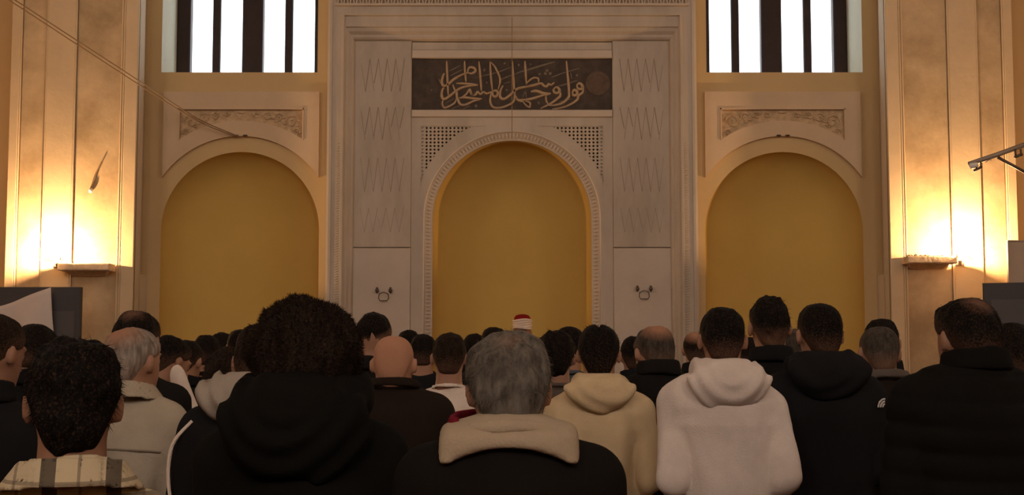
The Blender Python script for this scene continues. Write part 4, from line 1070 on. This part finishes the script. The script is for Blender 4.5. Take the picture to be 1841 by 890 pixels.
person(671, 560, 6.8, 'tall man with undercut hair in dark jacket behind the bald man', 'undercut', 'black', .85, 'jacket', C_COAL, 'stand', bow=10, turn=18)
person(708, 604, 5.4, 'bald man in dark brown sweater with rolled collar', 'bald', 'stubble', 1.12, 'sweater', C_BROWN, 'wide', bow=4, turn=2, g=.026, fat=.006, bw=1.08, drop=.06)
person(735, 593, 10.4, 'distant dark head before the marble, left of the black top man', 'short', 'black', .8, 'jacket', C_BLACK, 'stand', bow=8, h=.017)
person(761, 600, 8.6, 'dark-haired man in wide-necked black top between bald and white shirt men', 'short', 'black', .85, 'shirt', C_BLACK, None, bow=10, h=.016)
person(808, 597, 6.6, 'man with cropped brown hair in white t-shirt', 'short', 'brown', .85, 'tee', C_TEE, 'crew', bow=6, g=.014)
person(853, 599, 9.4, 'distant dark head between white t-shirt man and grey-haired man', 'short', 'dark', .8, 'jacket', C_BLACK, 'stand', h=.017)
person(888, 588, 9.0, 'distant dark head just peeping over the grey-haired man', 'short', 'dark', .8, 'jacket', C_BLACK, 'stand', h=.017)
person(939, 578, 14.3, 'prayer leader in red fez with white wrap, furthest forward in the niche', None, 'black', .85, 'robe', ('robe', (.05, .045, .045)), 'stand', hem=.25, h=.016, g=.035, extra=turban)
person(1000, 593, 6.4, 'dark-haired man in taupe top right behind the grey-haired man', 'medium', 'dark', .8, 'jacket', C_TAUPE, 'crew', bow=8, turn=6)
person(1024, 587, 7.6, 'dark-haired man in grey blue top left of the cream hoodie', 'short', 'black', .85, 'jacket', C_GREYB, 'crew', bow=8, turn=10, h=.016)
person(1076, 583, 5.65, 'black-haired young man with centre parting in cream hoodie', 'parted', 'black', .85, 'hoodie', C_CREAM, None, bow=8, turn=3, g=.030, h=.011, hood=(.145, 1.545, 1.385, .038), arms='low', wr=.009, bw=.98)
person(1140, 604, 8.2, 'dark head half hidden left of the balding man in black', 'short', 'black', .8, 'jacket', C_BLACK, 'stand', h=.016)
person(1176, 586, 6.15, 'balding grey man in black jacket between the two hoodies', 'thinning', 'salt', .95, 'jacket', C_COAL, 'stand', bow=12, turn=-16, g=.026, fat=.006, drop=.055)
person(1251, 597, 9.0, 'partly hidden man just left of the white hoodie head', 'thinning', 'dark', .95, 'jacket', C_BLACK, 'stand', bow=6, turn=10, h=.016)
person(1298, 552, 5.2, 'black-haired young man in white hoodie', 'short', 'black', .85, 'hoodie', C_WHITE, None, bow=6, turn=2, roll=0, g=.034, h=.011, hood=(.150, 1.545, 1.375, .040), arms='low', wr=.011, bw=1.0)
person(1383, 530, 6.2, 'tall man with short hair in black jacket, highest head on the right', 'top', 'black', .85, 'jacket', C_BLACK, 'stand', bow=2, g=.024)
person(1348, 606, 8.6, 'dark head low between white hoodie and tall man', 'short', 'dark', .8, 'jacket', C_BLACK, 'stand', h=.017)
person(1425, 591, 7.8, 'grey-haired head between the tall man and hooded black coat', 'grey', 'salt', .85, 'jacket', C_COAL, 'stand', h=.016)
person(1473, 545, 5.5, 'dark-haired man in black hooded coat with small white logo on shoulder', 'short', 'black', .85, 'coat', C_BLACK, None, bow=6, turn=-4, g=.038, hood=(.165, 1.55, 1.38, .045), hem=.65, extra=mountain_logo, bw=1.03)
person(1580, 587, 6.0, 'man with short grey hair and taupe collar right of the logo coat', 'buzz', 'salt', .85, 'jacket', C_BROWN, 'wide', C_TAUPE, bow=6, fat=.004, drop=.045)
person(1584, 573, 6.9, 'taller dark-haired man right behind the short grey hair man', 'short', 'black', .8, 'jacket', C_BLACK, 'stand', turn=10)
person(1738, 535, 4.3, 'large man with thinning crown in black quilted jacket at right', 'crown', 'dark', .8, 'jacket', ('black_quilt', (.008, .007, .006)), 'stand', bow=6, turn=-14, g=.042, quilt=.075, fat=.004, drop=.045, bw=1.12, h=.011, hem=.72)
person(1818, 580, 5.1, 'dark-haired man in black before the right board at frame edge', 'short', 'dark', .8, 'jacket', C_BLACK, 'stand', bow=6, turn=-20)
bpy.context.view_layer.update()
